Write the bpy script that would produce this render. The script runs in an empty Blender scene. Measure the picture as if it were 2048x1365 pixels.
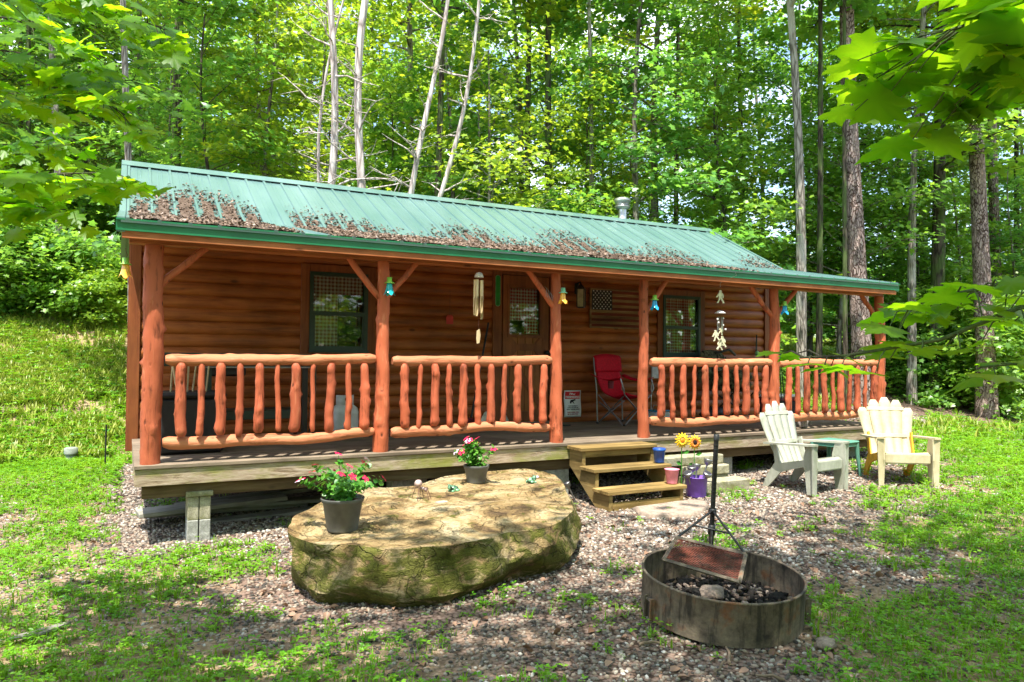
import bpy, bmesh, math, random
import numpy as np
from mathutils import Vector, Matrix, Euler
R = math.radians
random.seed(7); RNG = np.random.default_rng(7)
sc = bpy.context.scene
COL = sc.collection

# ------------------------------------------------------------------ camera
CF, CYAW, CPIT, CROL = 1475.0, R(27.685), R(1.175), R(0.568)
CC = np.array([-0.203, -6.883, 0.928])
_fw = np.array([math.sin(CYAW)*math.cos(CPIT), math.cos(CYAW)*math.cos(CPIT), math.sin(CPIT)])
_rt = np.array([math.cos(CYAW), -math.sin(CYAW), 0.0]); _up = np.cross(_rt, _fw)
_r2 = _rt*math.cos(CROL)+_up*math.sin(CROL); _u2 = -_rt*math.sin(CROL)+_up*math.cos(CROL)
_rt, _up = _r2, _u2
cd = bpy.data.cameras.new('camera'); cam = bpy.data.objects.new('camera', cd); COL.objects.link(cam)
cd.sensor_width = 36; cd.lens = 36*CF/2048; cd.clip_end = 600; cd.clip_start = 0.05
m3 = Matrix(((_rt[0], _up[0], -_fw[0]), (_rt[1], _up[1], -_fw[1]), (_rt[2], _up[2], -_fw[2])))
cam.matrix_world = Matrix.Translation(CC.tolist()) @ m3.to_4x4()
sc.camera = cam
def bk(u, v, ax, val):            # survey helper: photo pixel -> world point on a plane x/y/z = val
    d = _fw*CF+_rt*(u-1024)+_up*(682.5-v); t = (val-CC[ax])/d[ax]; return Vector((CC+t*d).tolist())
def plan(u, dep):                 # survey helper: bearing and distance -> ground position
    p = CC+_fw*dep+_rt*((u-1024)/CF*dep); return float(p[0]), float(p[1])
def project(P):
    d = P-CC; z = d@_fw; return 1024+CF*(d@_rt)/z, 682.5-CF*(d@_up)/z, z

# ------------------------------------------------------------------ world, sun, exposure
SUN = Vector((-0.22, -0.28, 0.93)).normalized()
sel = math.asin(SUN.z); saz = math.atan2(SUN.x, SUN.y)
w = bpy.data.worlds.new('World'); sc.world = w; w.use_nodes = True
nt = w.node_tree; N = nt.nodes; L = nt.links
bg = N['Background']; sky = N.new('ShaderNodeTexSky'); sky.sky_type = 'NISHITA'; sky.sun_disc = False
sky.sun_elevation = sel; sky.sun_rotation = saz; sky.air_density = 1.0; sky.dust_density = 1.2
tc = N.new('ShaderNodeTexCoord'); mp = N.new('ShaderNodeMapping'); mp.inputs['Scale'].default_value = (2.2, 2.2, 5)
nz = N.new('ShaderNodeTexNoise'); nz.inputs['Scale'].default_value = 1.6; nz.inputs['Detail'].default_value = 7
cr = N.new('ShaderNodeValToRGB'); cr.color_ramp.elements[0].position = .46; cr.color_ramp.elements[1].position = .66
mx = N.new('ShaderNodeMix'); mx.data_type = 'RGBA'; mx.inputs[7].default_value = (5.6, 6.0, 6.6, 1)
L.new(tc.outputs['Generated'], mp.inputs[0]); L.new(mp.outputs[0], nz.inputs[0]); L.new(nz.outputs[0], cr.inputs[0])
L.new(cr.outputs[0], mx.inputs[0]); L.new(sky.outputs[0], mx.inputs[6]); L.new(mx.outputs[2], bg.inputs[0])
bg.inputs[1].default_value = 0.15
sd = bpy.data.lights.new('sun', 'SUN'); sd.energy = 3.9; sd.angle = R(0.55); sd.color = (1, .95, .86)
so = bpy.data.objects.new('sun', sd); COL.objects.link(so); so.rotation_euler = SUN.to_track_quat('Z', 'Y').to_euler()
vs = sc.view_settings; vs.view_transform = 'Standard'; vs.look = 'None'; vs.gamma = 1; vs.exposure = 1.68
sc.cycles.max_bounces = 8; sc.cycles.diffuse_bounces = 4; sc.cycles.transmission_bounces = 5; sc.cycles.transparent_max_bounces = 8

# ------------------------------------------------------------------ materials
MATS = {}
class NB:
    def __init__(s, name, rough=.7, spec=.3):
        s.m = bpy.data.materials.new(name); s.m.use_nodes = True; s.t = s.m.node_tree
        s.b = s.t.nodes['Principled BSDF']; s.b.inputs['Roughness'].default_value = rough
        s.b.inputs['Specular IOR Level'].default_value = spec
        MATS[name] = s.m
    def n(s, k, **kw):
        x = s.t.nodes.new(k)
        for a, v in kw.items(): setattr(x, a, v)
        return x
    def l(s, a, b): s.t.links.new(a, b)
    def coord(s, scale=(1, 1, 1), kind='Object'):
        c = s.n('ShaderNodeTexCoord'); m = s.n('ShaderNodeMapping'); m.inputs['Scale'].default_value = scale
        s.l(c.outputs[kind], m.inputs[0]); return m.outputs[0]
    def noise(s, co, scale=5, detail=5, rough=.55, dist=0):
        x = s.n('ShaderNodeTexNoise'); x.inputs['Scale'].default_value = scale; x.inputs['Detail'].default_value = detail
        x.inputs['Roughness'].default_value = rough; x.inputs['Distortion'].default_value = dist
        s.l(co, x.inputs['Vector']); return x.outputs['Fac']
    def vor(s, co, scale=5, feature='F1', out='Distance'):
        x = s.n('ShaderNodeTexVoronoi'); x.feature = feature; x.inputs['Scale'].default_value = scale
        s.l(co, x.inputs['Vector']); return x.outputs[out]
    def ramp(s, f, *stops):
        x = s.n('ShaderNodeValToRGB'); e = x.color_ramp.elements
        while len(e) < len(stops): e.new(.5)
        for i, (p, c) in enumerate(stops):
            e[i].position = p
            e[i].color = (c, c, c, 1) if isinstance(c, (int, float)) else (*c, 1)
        s.l(f, x.inputs[0]); return x.outputs[0]
    def mix(s, f, a, b, mode='MIX'):
        x = s.n('ShaderNodeMix'); x.data_type = 'RGBA'; x.blend_type = mode
        for v, i in ((f, 0), (a, 6), (b, 7)):
            if hasattr(v, 'is_output'): s.l(v, x.inputs[i])
            elif i == 0: x.inputs[0].default_value = v
            else: x.inputs[i].default_value = (*v, 1)
        return x.outputs[2]
    def math(s, op, a, b=0.0):
        x = s.n('ShaderNodeMath'); x.operation = op
        for v, i in ((a, 0), (b, 1)):
            if hasattr(v, 'is_output'): s.l(v, x.inputs[i])
            else: x.inputs[i].default_value = v
        return x.outputs[0]
    def attr(s, name, out='Fac'):
        x = s.n('ShaderNodeAttribute'); x.attribute_name = name; return x.outputs[out]
    def orand(s): return s.n('ShaderNodeObjectInfo').outputs['Random']
    def col(s, c):
        if hasattr(c, 'is_output'): s.l(c, s.b.inputs['Base Color'])
        else: s.b.inputs['Base Color'].default_value = (*c, 1)
        return s
    def bump(s, h, st=.3, dist=.02):
        x = s.n('ShaderNodeBump'); x.inputs['Strength'].default_value = st; x.inputs['Distance'].default_value = dist
        s.l(h, x.inputs['Height']); s.l(x.outputs[0], s.b.inputs['Normal']); return s

def plain(name, c, rough=.5, spec=.4, metal=0, var=.12, sc_=14, bump=.05):
    b = NB(name, rough, spec); co = b.coord()
    n = b.noise(co, sc_, 5); d = tuple(x*(1-var*2) for x in c); e = tuple(min(1, x*(1+var)) for x in c)
    b.col(b.ramp(n, (.35, d), (.65, e))); b.b.inputs['Metallic'].default_value = metal
    if bump: b.bump(n, bump, .01)
    return b.m
def wood(name, c1, c2, c3, axis=0, rough=.6, spec=.3, st=.35, sc_=9, rnd=True, knots=True):
    b = NB(name, rough, spec); s = [1, 1, 1]; s[axis] = .09
    co = b.coord(tuple(s)); n1 = b.noise(co, sc_*2.2, 6, .6, .6); n2 = b.noise(b.coord(), 2.2, 4)
    g = b.ramp(n1, (.28, c1), (.5, c2), (.75, c3))
    dk = b.ramp(n2, (.35, .62), (.65, 1.0)); out = b.mix(1.0, g, dk, 'MULTIPLY')
    if knots:
        s2 = [1, 1, 1]; s2[axis] = .45
        v = b.vor(b.coord(tuple(s2)), 3.4); k = b.ramp(v, (.04, .35), (.09, 1.0)); out = b.mix(1.0, out, k, 'MULTIPLY')
    if rnd:
        out = b.mix(1.0, out, b.ramp(b.orand(), (0, .8), (1, 1.15)), 'MULTIPLY')
    b.col(out).bump(n1, st, .01); return b.m

def logwood(name, c1, c2, c3, axis):
    # hand peeled stained log: long grain, scraped pale patches, bark scars and dark knots
    b = NB(name, .62, .25); s = [1, 1, 1]; s[axis] = .11; g = b.noise(b.coord(tuple(s)), 30, 7, .65, .8); s[axis] = .35; n2 = b.noise(b.coord(tuple(s)), 7, 6, .6, .9)
    f = b.math('ADD', b.math('MULTIPLY', g, .5), b.math('MULTIPLY', n2, .5)); o = b.ramp(f, (.38, c1), (.47, c2), (.56, c2), (.68, c3))
    s[axis] = .55; v = b.vor(b.coord(tuple(s)), 8); o = b.mix(1.0, o, b.ramp(v, (.05, .22), (.11, 1.0)), 'MULTIPLY')
    o = b.mix(b.ramp(b.noise(b.coord(tuple(s)), 3.3, 6, .7, 1.5), (.60, 0.0), (.66, .55)), o, c1)
    o = b.mix(1.0, o, b.ramp(b.orand(), (0, .84), (1, 1.12)), 'MULTIPLY'); h = b.math('ADD', b.math('MULTIPLY', g, .6), b.math('ADD', n2, b.math('MULTIPLY', b.ramp(v, (.03, 0.0), (.14, 1.0)), .5))); b.col(o).bump(h, .7, .014); return b.m
wood('siding', (.20, .052, .011), (.37, .105, .022), (.48, .165, .038), 0, .5, .35)
wood('siding_trim', (.17, .045, .014), (.25, .075, .022), (.32, .11, .03), 2, .55)
wood('siding_trim_x', (.17, .045, .014), (.25, .075, .022), (.32, .11, .03), 0, .55)
logwood('post_log', (.16, .040, .016), (.42, .105, .045), (.60, .22, .11), 2)
logwood('rail_log', (.26, .085, .035), (.52, .19, .09), (.66, .38, .23), 0)
logwood('baluster_log', (.16, .038, .016), (.42, .100, .045), (.58, .20, .10), 2)
wood('fascia_wood', (.30, .085, .025), (.44, .14, .045), (.52, .21, .08), 0, .6)
wood('deck_board', (.17, .13, .095), (.27, .21, .15), (.36, .28, .20), 0, .8, .15, .4)
wood('step_wood', (.10, .065, .02), (.30, .20, .07), (.42, .30, .12), 0, .8, .15, .5, 5)
wood('step_wood_y', (.14, .09, .03), (.29, .20, .075), (.40, .29, .13), 1, .8, .15, .4, 6)
wood('skid_wood', (.08, .05, .025), (.17, .11, .055), (.25, .18, .10), 0, .8, .15)
wood('dark_wood', (.05, .03, .018), (.09, .06, .035), (.14, .09, .05), 0, .8, .15)
wood('grey_board', (.20, .19, .16), (.32, .30, .25), (.42, .40, .34), 0, .85, .1)
wood('flag_stripe', (.06, .018, .012), (.20, .040, .022), (.32, .09, .04), 0, .7, .2, .3, 4)
wood('flag_stripe_pale', (.09, .045, .02), (.28, .16, .07), (.60, .44, .24), 0, .7, .2, .3, 4)
wood('door_plank', (.30, .10, .025), (.44, .16, .042), (.52, .21, .06), 2, .5)
wood('door_frame_wood', (.16, .045, .014), (.25, .080, .022), (.32, .11, .03), 2, .5)
wood('bamboo', (.55, .40, .22), (.68, .52, .30), (.78, .63, .40), 2, .5, .3, .1)
wood('stick_wood', (.16, .11, .07), (.26, .19, .13), (.36, .28, .20), 0, .9, .1)

# weathered rim joist: grey-pink wood with green algae
b = NB('rim_wood', .85, .15); co = b.coord((.12, 1, 1)); n1 = b.noise(co, 26, 7, .7, 1.8); n2 = b.noise(b.coord((.5, 1, 1)), 5, 6, .65)
g = b.ramp(n1, (.34, (.15, .10, .06)), (.5, (.34, .26, .18)), (.66, (.46, .37, .29)))
alg = b.mix(b.ramp(n2, (.46, 0.0), (.66, .75)), g, (.20, .22, .03)); b.col(alg).bump(n1, .5, .01)
# roof metal
b = NB('roof_metal', .38, .5); n1 = b.noise(b.coord((1, .25, .25)), 3, 5)
b.col(b.ramp(n1, (.3, (.075, .160, .150)), (.7, (.130, .225, .215)))); b.b.inputs['Metallic'].default_value = .15
b.b.inputs['Coat Weight'].default_value = .7; b.b.inputs['Coat Roughness'].default_value = .32
plain('green_trim', (.012, .15, .06), .35, .5, 0, .1, 3)
plain('window_green', (.010, .035, .022), .4, .5)
plain('grill_green', (.018, .040, .030), .45, .5); plain('black_metal', (.012, .012, .012), .45, .5); plain('black_plastic', (.018, .018, .018), .5, .4)
plain('steel', (.26, .26, .26), .35, .5, .8, .1); plain('galvanised', (.50, .50, .47), .32, .5, .85, .25, 6)
plain('white_paint', (.72, .72, .70), .45, .4, 0, .06); plain('propane_white', (.66, .68, .66), .4, .4, 0, .1, 6)
plain('grey_plastic', (.33, .38, .37), .5, .4); plain('pale_plastic', (.60, .58, .50), .5, .4)
plain('red_plastic', (.55, .03, .025), .4, .4); plain('blue_plastic', (.012, .07, .30), .35, .5); plain('pink_plastic', (.72, .24, .33), .45, .4)
plain('purple_plastic', (.20, .09, .50), .35, .5); plain('teal_fabric', (.01, .18, .24), .7, .2); plain('burgundy', (.16, .02, .03), .6, .3)
plain('pot_grey', (.115, .115, .105), .55, .35, 0, .2, 5); plain('soil', (.035, .022, .014), .95, .1, 0, .3, 60, .8)
plain('sunflower_yellow', (.78, .48, .01), .4, .4); plain('sunflower_orange', (.70, .19, .01), .4, .4); plain('seed_brown', (.025, .012, .01), .8, .2, 0, .3, 90, .8)
plain('stem_green', (.05, .22, .02), .5, .3); plain('sign_green', (.01, .26, .035), .4, .4); plain('sign_red', (.60, .02, .025), .4, .4)
plain('sign_white', (.72, .76, .74), .4, .4, 0, .04); plain('ink', (.03, .03, .035), .6, .2); plain('ink_red', (.35, .02, .03), .6, .2)
plain('glass_teal', (.01, .36, .38), .15, .6); plain('glass_blue', (.01, .28, .55), .15, .6); plain('glass_amber', (.85, .42, .05), .15, .6)
plain('glass_orange', (.85, .16, .01), .15, .6); plain('lime_metal', (.22, .48, .06), .35, .5); plain('jade_metal', (.20, .50, .30), .35, .5)
plain('chime_cream', (.66, .62, .42), .5, .3, 0, .1); plain('shell_white', (.72, .68, .66), .35, .4); plain('lantern_glass', (.42, .37, .22), .2, .6)
plain('camo_cloth', (.10, .10, .055), .9, .1, 0, .9, 16, .2); plain('red_cloth', (.52, .006, .022), .75, .15, 0, .12, 40, .1)
plain('hose_blue', (.01, .20, .42), .4, .4); plain('petal_pink', (.80, .02, .10), .6, .2, 0, .15, 60); plain('petal_white', (.80, .66, .78), .6, .2, 0, .1, 60)
plain('stripe_cloth', (.58, .60, .62), .8, .2); plain('concrete_pipe', (.22, .25, .21), .8, .2)
plain('frog_green', (.16, .36, .20), .25, .6, 0, .6, 30); plain('ant_stone', (.45, .32, .29), .35, .5, 0, .3, 20); plain('rust_wire', (.10, .045, .03), .7, .3)

# Adirondack resin: moss stained
def resin(name, c, st, amt):
    b = NB(name, .55, .35); n = b.noise(b.coord((1, 1, .5)), 5, 6, .65); n2 = b.noise(b.coord(), 26, 4)
    o = b.mix(b.ramp(n, (.40, 0.0), (.72, amt)), c, st); b.col(b.mix(b.ramp(n2, (.5, 0.0), (.8, .35)), o, st)).bump(n2, .08, .01); return b.m
resin('resin_grey', (.42, .42, .35), (.21, .23, .16), .85); resin('resin_cream', (.54, .48, .32), (.34, .27, .13), .7)
resin('resin_green', (.06, .22, .16), (.16, .30, .22), .6)
plain('resin_yellow', (.72, .40, .03), .5, .4)

def stone(name, c1, c2, c3, s=6, st=.6, moss=None, ms=.5):
    b = NB(name, .9, .2); co = b.coord(); n = b.noise(co, s, 9, .62, .4); n2 = b.noise(co, s*6, 6, .7)
    o = b.ramp(n, (.30, c1), (.5, c2), (.68, c3)); o = b.mix(.35, o, b.ramp(n2, (.3, (.05, .05, .05)), (.7, (1, 1, 1))), 'OVERLAY')
    if moss:
        n3 = b.noise(co, 2.6, 7, .6, .5); o = b.mix(b.ramp(n3, (ms, 0.0), (ms+.12, .8)), o, moss)
    h = b.math('ADD', b.math('MULTIPLY', n, .7), b.math('MULTIPLY', n2, .3)); b.col(o).bump(h, st, .03); return b.m
stone('cinder', (.20, .20, .18), (.30, .30, .27), (.38, .38, .35), 20, .4)
stone('cinder_mossy', (.17, .155, .10), (.28, .26, .18), (.37, .34, .25), 14, .5, (.17, .17, .05), .50)
stone('flat_stone', (.17, .13, .10), (.27, .21, .165), (.36, .27, .20), 7, .5)
stone('pale_rock', (.30, .26, .24), (.42, .37, .34), (.52, .47, .44), 9, .5)

# boulder: tan sandstone, olive algae thicker on its flanks, dark lichen
b = NB('boulder_stone', .92, .15); co = b.coord(); n = b.noise(co, 2.6, 10, .62, 1.0); n2 = b.noise(b.coord((1, 1, 2.2)), 7, 9, .66, .7); n3 = b.noise(co, 46, 5, .7)
o = b.ramp(n, (.34, (.09, .058, .030)), (.43, (.22, .145, .062)), (.54, (.34, .25, .125)), (.68, (.42, .345, .21)))
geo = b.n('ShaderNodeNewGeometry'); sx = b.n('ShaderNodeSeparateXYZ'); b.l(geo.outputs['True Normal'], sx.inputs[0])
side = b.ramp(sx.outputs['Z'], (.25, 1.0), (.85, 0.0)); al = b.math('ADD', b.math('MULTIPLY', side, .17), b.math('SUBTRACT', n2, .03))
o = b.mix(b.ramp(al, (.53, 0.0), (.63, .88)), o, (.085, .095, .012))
o = b.mix(b.ramp(b.noise(co, 4.4, 7, .6, .8), (.60, 0.0), (.68, .75)), o, (.085, .065, .04))
o = b.mix(.4, o, b.ramp(n3, (.3, (.2, .2, .2)), (.7, (.85, .85, .85))), 'OVERLAY')
dn = b.n('ShaderNodeTexNoise'); dn.inputs['Scale'].default_value = 3; dn.inputs['Detail'].default_value = 7; b.l(co, dn.inputs['Vector']); va = b.n('ShaderNodeVectorMath'); va.operation = 'MULTIPLY_ADD'; b.l(dn.outputs['Color'], va.inputs[0]); va.inputs[1].default_value = (.9, .9, .5); b.l(co, va.inputs[2])
ck = b.ramp(b.vor(va.outputs[0], 1.7, 'DISTANCE_TO_EDGE'), (.0, 0.0), (.018, 1.0)); ck2 = b.ramp(b.vor(va.outputs[0], 5.5, 'DISTANCE_TO_EDGE'), (.0, .45), (.03, 1.0)); o = b.mix(.35, o, ck, 'MULTIPLY'); o = b.mix(.18, o, ck2, 'MULTIPLY')
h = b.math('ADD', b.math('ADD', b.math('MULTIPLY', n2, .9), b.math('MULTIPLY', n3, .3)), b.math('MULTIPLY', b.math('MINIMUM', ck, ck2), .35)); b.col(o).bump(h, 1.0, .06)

# fire ring rusted steel
b = NB('ring_steel', .75, .3); co = b.coord(); n = b.noise(co, 5, 7, .65); n2 = b.noise(b.coord((1, 1, .12)), 14, 6, .7)
o = b.ramp(n, (.34, (.045, .036, .028)), (.45, (.13, .10, .07)), (.56, (.21, .165, .115)), (.66, (.24, .11, .055)))
o = b.mix(b.ramp(n2, (.52, 0.0), (.62, .75)), o, (.030, .026, .023)); o = b.mix(.5, o, b.ramp(b.noise(co, 38, 6, .7), (.35, (.3, .3, .3)), (.65, (.7, .68, .66))), 'OVERLAY'); b.col(o).bump(b.noise(co, 60, 4), .25, .01); b.b.inputs['Metallic'].default_value = .1
b = NB('grate_rust', .85, .2); n = b.noise(b.coord(), 12, 6); b.col(b.ramp(n, (.35, (.055, .025, .02)), (.65, (.20, .055, .035)))).bump(n, .3, .01)
plain('char', (.012, .011, .010), .9, .2, 0, .5, 40, .6); plain('ash', (.16, .145, .13), .95, .1, 0, .5, 30, .8)

# leaves
def leafmat(name, dark, light, tdark, tlight, gloss=.35, ob=True, tw=.42):
    b = NB(name, .36, gloss); r = b.attr('rnd'); c1 = b.ramp(r, (0, dark), (1, light)); c2 = b.ramp(r, (0, tdark), (1, tlight))
    if ob:
        x = b.ramp(b.orand(), (0, (.80, .98, 1.6)), (.4, (.95, 1.03, 1.3)), (.75, (1.15, 1.06, 1.0)), (1, (1.6, 1.15, .8)))
        c1 = b.mix(1.0, c1, x, 'MULTIPLY'); c2 = b.mix(1.0, c2, x, 'MULTIPLY')
    b.col(c1); tr = b.n('ShaderNodeBsdfTranslucent'); b.l(c2, tr.inputs[0])
    ms = b.n('ShaderNodeMixShader'); ms.inputs[0].default_value = tw; b.l(b.b.outputs[0], ms.inputs[1]); b.l(tr.outputs[0], ms.inputs[2])
    b.l(ms.outputs[0], b.t.nodes['Material Output'].inputs[0]); return b.m
leafmat('leaf_forest', (.075, .20, .030), (.22, .38, .040), (.20, .46, .03), (.46, .66, .04), .6, True, .5)
leafmat('leaf_maple', (.045, .15, .008), (.13, .28, .010), (.22, .55, .006), (.46, .72, .01), .2, False, .6)
leafmat('leaf_grass', (.06, .18, .010), (.19, .35, .022), (.18, .44, .006), (.40, .60, .02), .2, False, .3)
leafmat('leaf_weed', (.040, .17, .010), (.17, .36, .016), (.16, .46, .006), (.38, .62, .01), .25, False, .3)
leafmat('bank_leaf', (.10, .17, .02), (.34, .38, .06), (.16, .34, .01), (.40, .50, .04), .2, False, .3)
leafmat('leaf_pot', (.03, .15, .02), (.12, .30, .04), (.08, .30, .01), (.2, .42, .02), .4, False, .3)
leafmat('dead_leaf', (.13, .070, .042), (.40, .25, .17), (.10, .05, .02), (.25, .14, .07), .2, False, .15)
leafmat('roof_leaf', (.040, .028, .022), (.27, .185, .135), (.04, .025, .015), (.12, .07, .04), .2, False, .12)
b = NB('litter_mat', .95, .08); co = b.coord(); n = b.noise(co, 60, 7, .75); n2 = b.noise(co, 7, 5); b.col(b.mix(.5, b.ramp(n, (.35, (.035, .026, .020)), (.5, (.10, .072, .055)), (.68, (.26, .20, .155))), b.ramp(n2, (.35, (.4, .35, .3)), (.65, (.75, .72, .7))), 'OVERLAY')).bump(n, 1.0, .02)
def bark(name, c1, c2, c3, s=(9, 9, 2.0), st=.9, patch=None):
    b = NB(name, .92, .15); co = b.coord(s); v = b.vor(co, 1.0, 'DISTANCE_TO_EDGE'); n = b.noise(co, 1.5, 7, .7, .6)
    h = b.math('ADD', b.ramp(v, (.0, 0.0), (.22, .6)), b.math('MULTIPLY', n, .6))
    o = b.ramp(h, (.25, c1), (.55, c2), (.95, c3))
    if patch: o = b.mix(b.ramp(b.noise(b.coord((1, 1, .5)), 2.2, 6, .6), (.48, 0.0), (.56, .9)), o, patch)
    b.col(o).bump(h, st, .03); return b.m
b = NB('bark_pine', .92, .15); c0 = b.coord((1, 1, .45)); dn = b.n('ShaderNodeTexNoise'); dn.inputs['Scale'].default_value = 7; dn.inputs['Detail'].default_value = 6; b.l(c0, dn.inputs['Vector'])
va = b.n('ShaderNodeVectorMath'); va.operation = 'MULTIPLY_ADD'; b.l(dn.outputs['Color'], va.inputs[0]); va.inputs[1].default_value = (.22, .22, .22); b.l(c0, va.inputs[2])
v = b.vor(va.outputs[0], 15, 'DISTANCE_TO_EDGE'); bwn = b.n('ShaderNodeRGBToBW'); b.l(b.vor(va.outputs[0], 15, 'F1', 'Color'), bwn.inputs[0]); v2 = bwn.outputs[0]; n = b.noise(c0, 30, 6, .7); h = b.math('ADD', b.ramp(v, (.0, 0.0), (.16, .6)), b.math('MULTIPLY', n, .6))
o = b.ramp(h, (.30, (.030, .018, .014)), (.55, (.17, .11, .09)), (.9, (.36, .28, .25))); o = b.mix(b.ramp(b.noise(c0, 3.5, 5), (.5, 0.0), (.6, .6)), o, (.40, .30, .26)); b.col(b.mix(.35, o, v2, 'OVERLAY')).bump(h, 1.0, .03)
bark('bark_grey', (.05, .042, .034), (.15, .125, .10), (.26, .225, .18), (11, 11, 2.0), .8, (.30, .31, .26))
bark('bark_dark', (.022, .018, .014), (.065, .052, .04), (.11, .09, .065), (11, 11, 2.0), .8, (.09, .13, .04))
bark('bark_pale', (.07, .06, .05), (.22, .19, .16), (.36, .32, .28), (16, 16, 2.5), .8, (.46, .43, .38))
bark('bark_dead', (.20, .16, .14), (.42, .36, .33), (.58, .52, .49), (9, 9, 1.6), .6)

# ground
b = NB('ground_earth', .95, .1); co = b.coord(); g = b.attr('green'); n = b.noise(co, 1.4, 8, .65); n2 = b.noise(co, 22, 7, .7); v = b.vor(co, 34, 'F1', 'Distance'); vc = b.vor(co, 34, 'F1', 'Color')
bwn = b.n('ShaderNodeRGBToBW'); b.l(vc, bwn.inputs[0]); vc = bwn.outputs[0]
grav = b.mix(1.0, b.ramp(v, (.05, (.34, .25, .20)), (.5, (.22, .155, .12)), (.75, (.06, .042, .032))), b.mix(.25, (.85, .8, .78), vc), 'MULTIPLY')
soil = b.ramp(n2, (.3, (.11, .07, .035)), (.5, (.27, .19, .11)), (.7, (.44, .34, .21)))
o = b.mix(b.ramp(b.math('ADD', g, b.math('MULTIPLY', b.math('SUBTRACT', n, .5), .8)), (.25, 0.0), (.6, 1.0)), grav, soil)
b.col(o).bump(b.math('ADD', b.math('MULTIPLY', v, -.6), n2), .7, .03)
b = NB('pebble', .85, .2); r = b.attr('rnd'); n = b.noise(b.coord(), 40, 4)
o = b.ramp(r, (0, (.045, .040, .034)), (.25, (.12, .10, .085)), (.5, (.215, .18, .145)), (.74, (.275, .21, .155)), (.9, (.31, .28, .235)), (1, (.42, .40, .36)))
b.col(b.mix(.4, o, b.ramp(n, (.3, (.3, .3, .3)), (.7, (.75, .75, .75))), 'OVERLAY'))

b = NB('cinder_bits', .9, .15); b.col(b.ramp(b.attr('rnd'), (0, (.008, .007, .006)), (.6, (.03, .025, .022)), (.8, (.10, .065, .045)), (1, (.30, .24, .20))))
# gingham curtain
def gingham(name, c):
    b = NB(name, .85, .1); co = b.coord(); s = b.n('ShaderNodeSeparateXYZ'); b.l(co, s.inputs[0])
    f = lambda o: b.math('GREATER_THAN', b.math('FRACT', b.math('MULTIPLY', o, 22.0)), .5)
    k = b.math('MULTIPLY', b.math('ADD', f(s.outputs['X']), f(s.outputs['Z'])), .5)
    b.col(b.ramp(k, (0, (.70, .66, .62)), (.5, tuple((x+.68)/2.2 for x in c)), (1, c))); return b.m
gingham('gingham_red', (.40, .02, .035)); gingham('gingham_brown', (.26, .10, .08))
# window glass: mirror-ish pane over whatever is behind it
b = NB('pane_glass'); tr = b.n('ShaderNodeBsdfTransparent'); tr.inputs[0].default_value = (.9, .93, .9, 1); gl = b.n('ShaderNodeBsdfGlossy'); gl.inputs['Roughness'].default_value = .015
lw = b.n('ShaderNodeFresnel'); lw.inputs[0].default_value = 1.5; ms = b.n('ShaderNodeMixShader'); b.l(lw.outputs[0], ms.inputs[0]); b.l(tr.outputs[0], ms.inputs[1]); b.l(gl.outputs[0], ms.inputs[2]); b.l(ms.outputs[0], b.t.nodes['Material Output'].inputs[0])
M = MATS

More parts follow.
